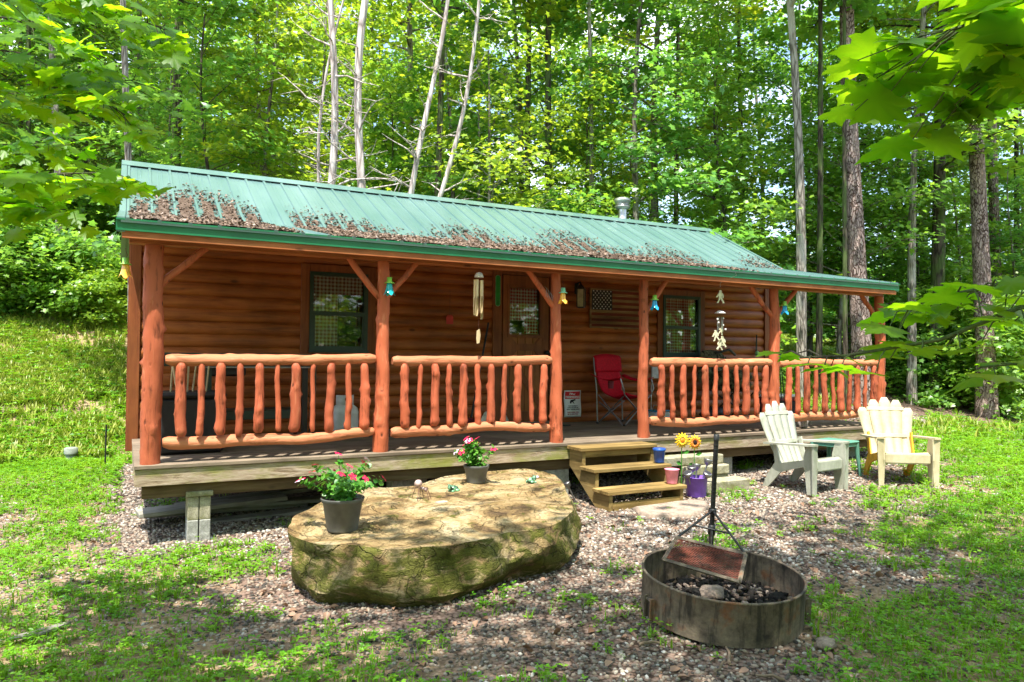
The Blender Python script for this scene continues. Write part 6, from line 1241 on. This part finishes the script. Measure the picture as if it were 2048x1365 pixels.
# weeds: small leafy sprigs (4 leaves each)
n = len(X); q = RNG.uniform(size=n) < .62; wx, wy, wz = X[q], Y[q], z[q]; rep = 4; n = len(wx); az = np.repeat(RNG.uniform(0, 6.28, n), rep)+np.tile(np.arange(rep)*1.57, n)+RNG.normal(size=n*rep)*.3; hh = np.repeat(RNG.uniform(.04, 1, n)**1.6*.07*np.clip(.7+wz*.06, 1, 2), rep)+np.tile(np.array([0, .003, .008, .012]), n); P = np.stack([np.repeat(wx, rep), np.repeat(wy, rep), np.repeat(ground_z(wx, wy), rep)+hh], -1)
sz = np.repeat(RNG.uniform(.015, .042, n)*np.clip(.6+wz*.09, 1, 2.6), rep); out = np.stack([np.cos(az), np.sin(az), RNG.uniform(-.1, .5, n*rep)], -1); out /= np.linalg.norm(out, axis=1, keepdims=True); nr = np.array([0, 0, 1.0])+RNG.normal(size=(n*rep, 3))*.3; nr -= (nr*out).sum(1, keepdims=True)*out; nr /= np.linalg.norm(nr, axis=1, keepdims=True); yy = np.cross(nr, out); P = P+out*sz[:, None]*.5
tf4 = np.array([(0, 1, 2), (0, 2, 3)]); tv4 = np.array([(-.5, 0, 0), (.0, .23, .07), (.5, 0, -.10), (.0, -.23, .07)])
o = link('weeds', scatter('weeds', tv4, tf4, P, out*sz[:, None], yy*sz[:, None], nr*sz[:, None], 'leaf_weed', np.repeat(np.clip(RNG.uniform(size=n)*.6+.3+.25*nz2(wx, wy, 2.1, 5), 0, 1), rep))); tag(o, 'low leafy weeds spread through the gravel yard', 'weeds', kind='stuff')
gx_, gy_, gz_ = X[~q], Y[~q], z[~q]; rep = 3; n = len(gx_); P = np.stack([np.repeat(gx_, rep)+RNG.normal(size=n*rep)*.012, np.repeat(gy_, rep)+RNG.normal(size=n*rep)*.012, np.repeat(ground_z(gx_, gy_), rep)-.004], -1); a = RNG.uniform(0, 6.28, n*rep); s = np.repeat(RNG.uniform(.03, .085, n)*np.clip(.7+gz_*.07, 1, 2.0), rep)*RNG.uniform(.6, 1.1, n*rep)
xa = np.stack([np.cos(a), np.sin(a), 0*a], -1)*s[:, None]*np.repeat(np.clip(.6+gz_*.06, 1, 2), rep)[:, None]; ya = np.stack([-np.sin(a), np.cos(a), 0*a], -1)*s[:, None]*1.3; za = np.tile(np.array([0, 0, 1.0]), (n*rep, 1))*s[:, None]
o = link('grass', scatter('grass', BLADE_T, BLADE_F, P, xa, ya, za, 'leaf_grass', np.repeat(np.clip(RNG.uniform(size=n)*.6+.3+.25*nz2(gx_, gy_, 2.1, 5), 0, 1), rep))); tag(o, 'short bright grass growing across the yard and lawn', 'grass', kind='stuff')
# taller grass on the left and right banks
X1, Y1 = sample(240000, -9, -.2, 5.5, 19); X2, Y2 = sample(120000, 8, 30, 1, 20); X, Y = np.concatenate([X1, X2]), np.concatenate([Y1, Y2]); iv, z = inview(X, Y, 60); k = iv & ~((X > -.4) & (X < 9.7) & (Y < 7)) & ((Y > 6) | (X > 9)) & (RNG.uniform(size=len(X)) < np.clip(.62+.9*nz2(X, Y, 1.1, 3)+.5*nz2(X, Y, 3.7, 1), .04, 1)) & ((green_at(X, Y) > .3)); X, Y, z = X[k], Y[k], z[k]; n = len(X); P = np.stack([X, Y, ground_z(X, Y)-.01], -1); a = RNG.uniform(0, 6.28, n); s = RNG.uniform(.07, .22, n)
o = link('bank_grass', scatter('bank_grass', BLADE_T, BLADE_F, P, np.stack([np.cos(a), np.sin(a), 0*a], -1)*s[:, None]*1.5, np.stack([-np.sin(a), np.cos(a), 0*a], -1)*s[:, None]*1.4, np.tile(np.array([0, 0, 1.0]), (n, 1))*s[:, None], 'bank_leaf', np.clip(RNG.uniform(size=n)*.6+.35, 0, 1))); tag(o, 'taller pale grass on the banks beside the cabin', 'grass', kind='stuff')
n3_ = len(X); q = RNG.uniform(size=n3_) < .10; X, Y = X[q], Y[q]; n = len(X); rep = 4; az = np.repeat(RNG.uniform(0, 6.28, n), rep)+np.tile(np.arange(rep)*1.57, n)+RNG.normal(size=n*rep)*.3; P = np.stack([np.repeat(X, rep), np.repeat(Y, rep), np.repeat(ground_z(X, Y)+RNG.uniform(.02, .16, n), rep)], -1); sz = np.repeat(RNG.uniform(.05, .11, n), rep)
out = np.stack([np.cos(az), np.sin(az), RNG.uniform(-.1, .5, n*rep)], -1); out /= np.linalg.norm(out, axis=1, keepdims=True); nr = np.array([0, -.2, 1.0])+RNG.normal(size=(n*rep, 3))*.35; nr -= (nr*out).sum(1, keepdims=True)*out; nr /= np.linalg.norm(nr, axis=1, keepdims=True); yy = np.cross(nr, out); P = P+out*sz[:, None]*.5
o = link('bank_weeds', scatter('bank_weeds', tv4, tf4, P, out*sz[:, None], yy*sz[:, None], nr*sz[:, None], 'leaf_weed', np.repeat(RNG.uniform(0, 1, n), rep))); tag(o, 'leafy green ground plants mixed into the bank grass', 'weeds', kind='stuff')
# pebbles
X, Y = sample(300000, -3.5, 15, -6.2, 5.5); iv, z = inview(X, Y, 120); g = green_at(X, Y); k = iv & (RNG.uniform(size=len(X)) < np.clip(1.0-g*1.05, .12, 1)*np.clip((7.0/z)**1.2, .14, 1)) & ~((X > .2) & (X < 9.2) & (Y > 1.4)); X, Y, z = X[k], Y[k], z[k]; n = len(X)
s = RNG.uniform(.007, .020, n)*np.clip(.5+z*.08, .9, 1.5); P = np.stack([X, Y, ground_z(X, Y)+s*.12], -1); nr = RNG.normal(size=(n, 3))*.35+np.array([0, 0, 1]); X_, Y_, Z_ = frames(nr, s); Y_ = Y_*RNG.uniform(.55, .95, n)[:, None]; Z_ = Z_*RNG.uniform(.4, .75, n)[:, None]
print('pebbles', n)
o = link('gravel', scatter('gravel', ICO_T*1.1, ICO_F, P, X_, Y_, Z_, 'pebble', np.clip(RNG.uniform(size=n)+.15*nz2(X, Y, 1.2, 0), 0, 1))); tag(o, 'loose grey, tan and pinkish gravel covering the yard', 'gravel', kind='stuff')
# fallen leaves on the ground
X, Y = sample(9000, -4, 14, -6, 6); iv, z = inview(X, Y, 60); k = iv & ~((X > -.15) & (X < 9.5) & (Y > -.1)) & (RNG.uniform(size=len(X)) < .75); X, Y = X[k], Y[k]; n = len(X); P = np.stack([X, Y, ground_z(X, Y)+.018], -1); X_, Y_, Z_ = frames(RNG.normal(size=(n, 3))*.35+np.array([0, 0, 1]), RNG.uniform(.025, .075, n), np.ones((n, 1))*2)
o = link('fallen_leaves', scatter('fallen_leaves', LEAF_T, LEAF_F, P, X_, Y_, Z_, 'dead_leaf', RNG.uniform(size=n))); tag(o, 'scattered dry brown leaves on the gravel and weeds', 'fallen leaves', kind='stuff')
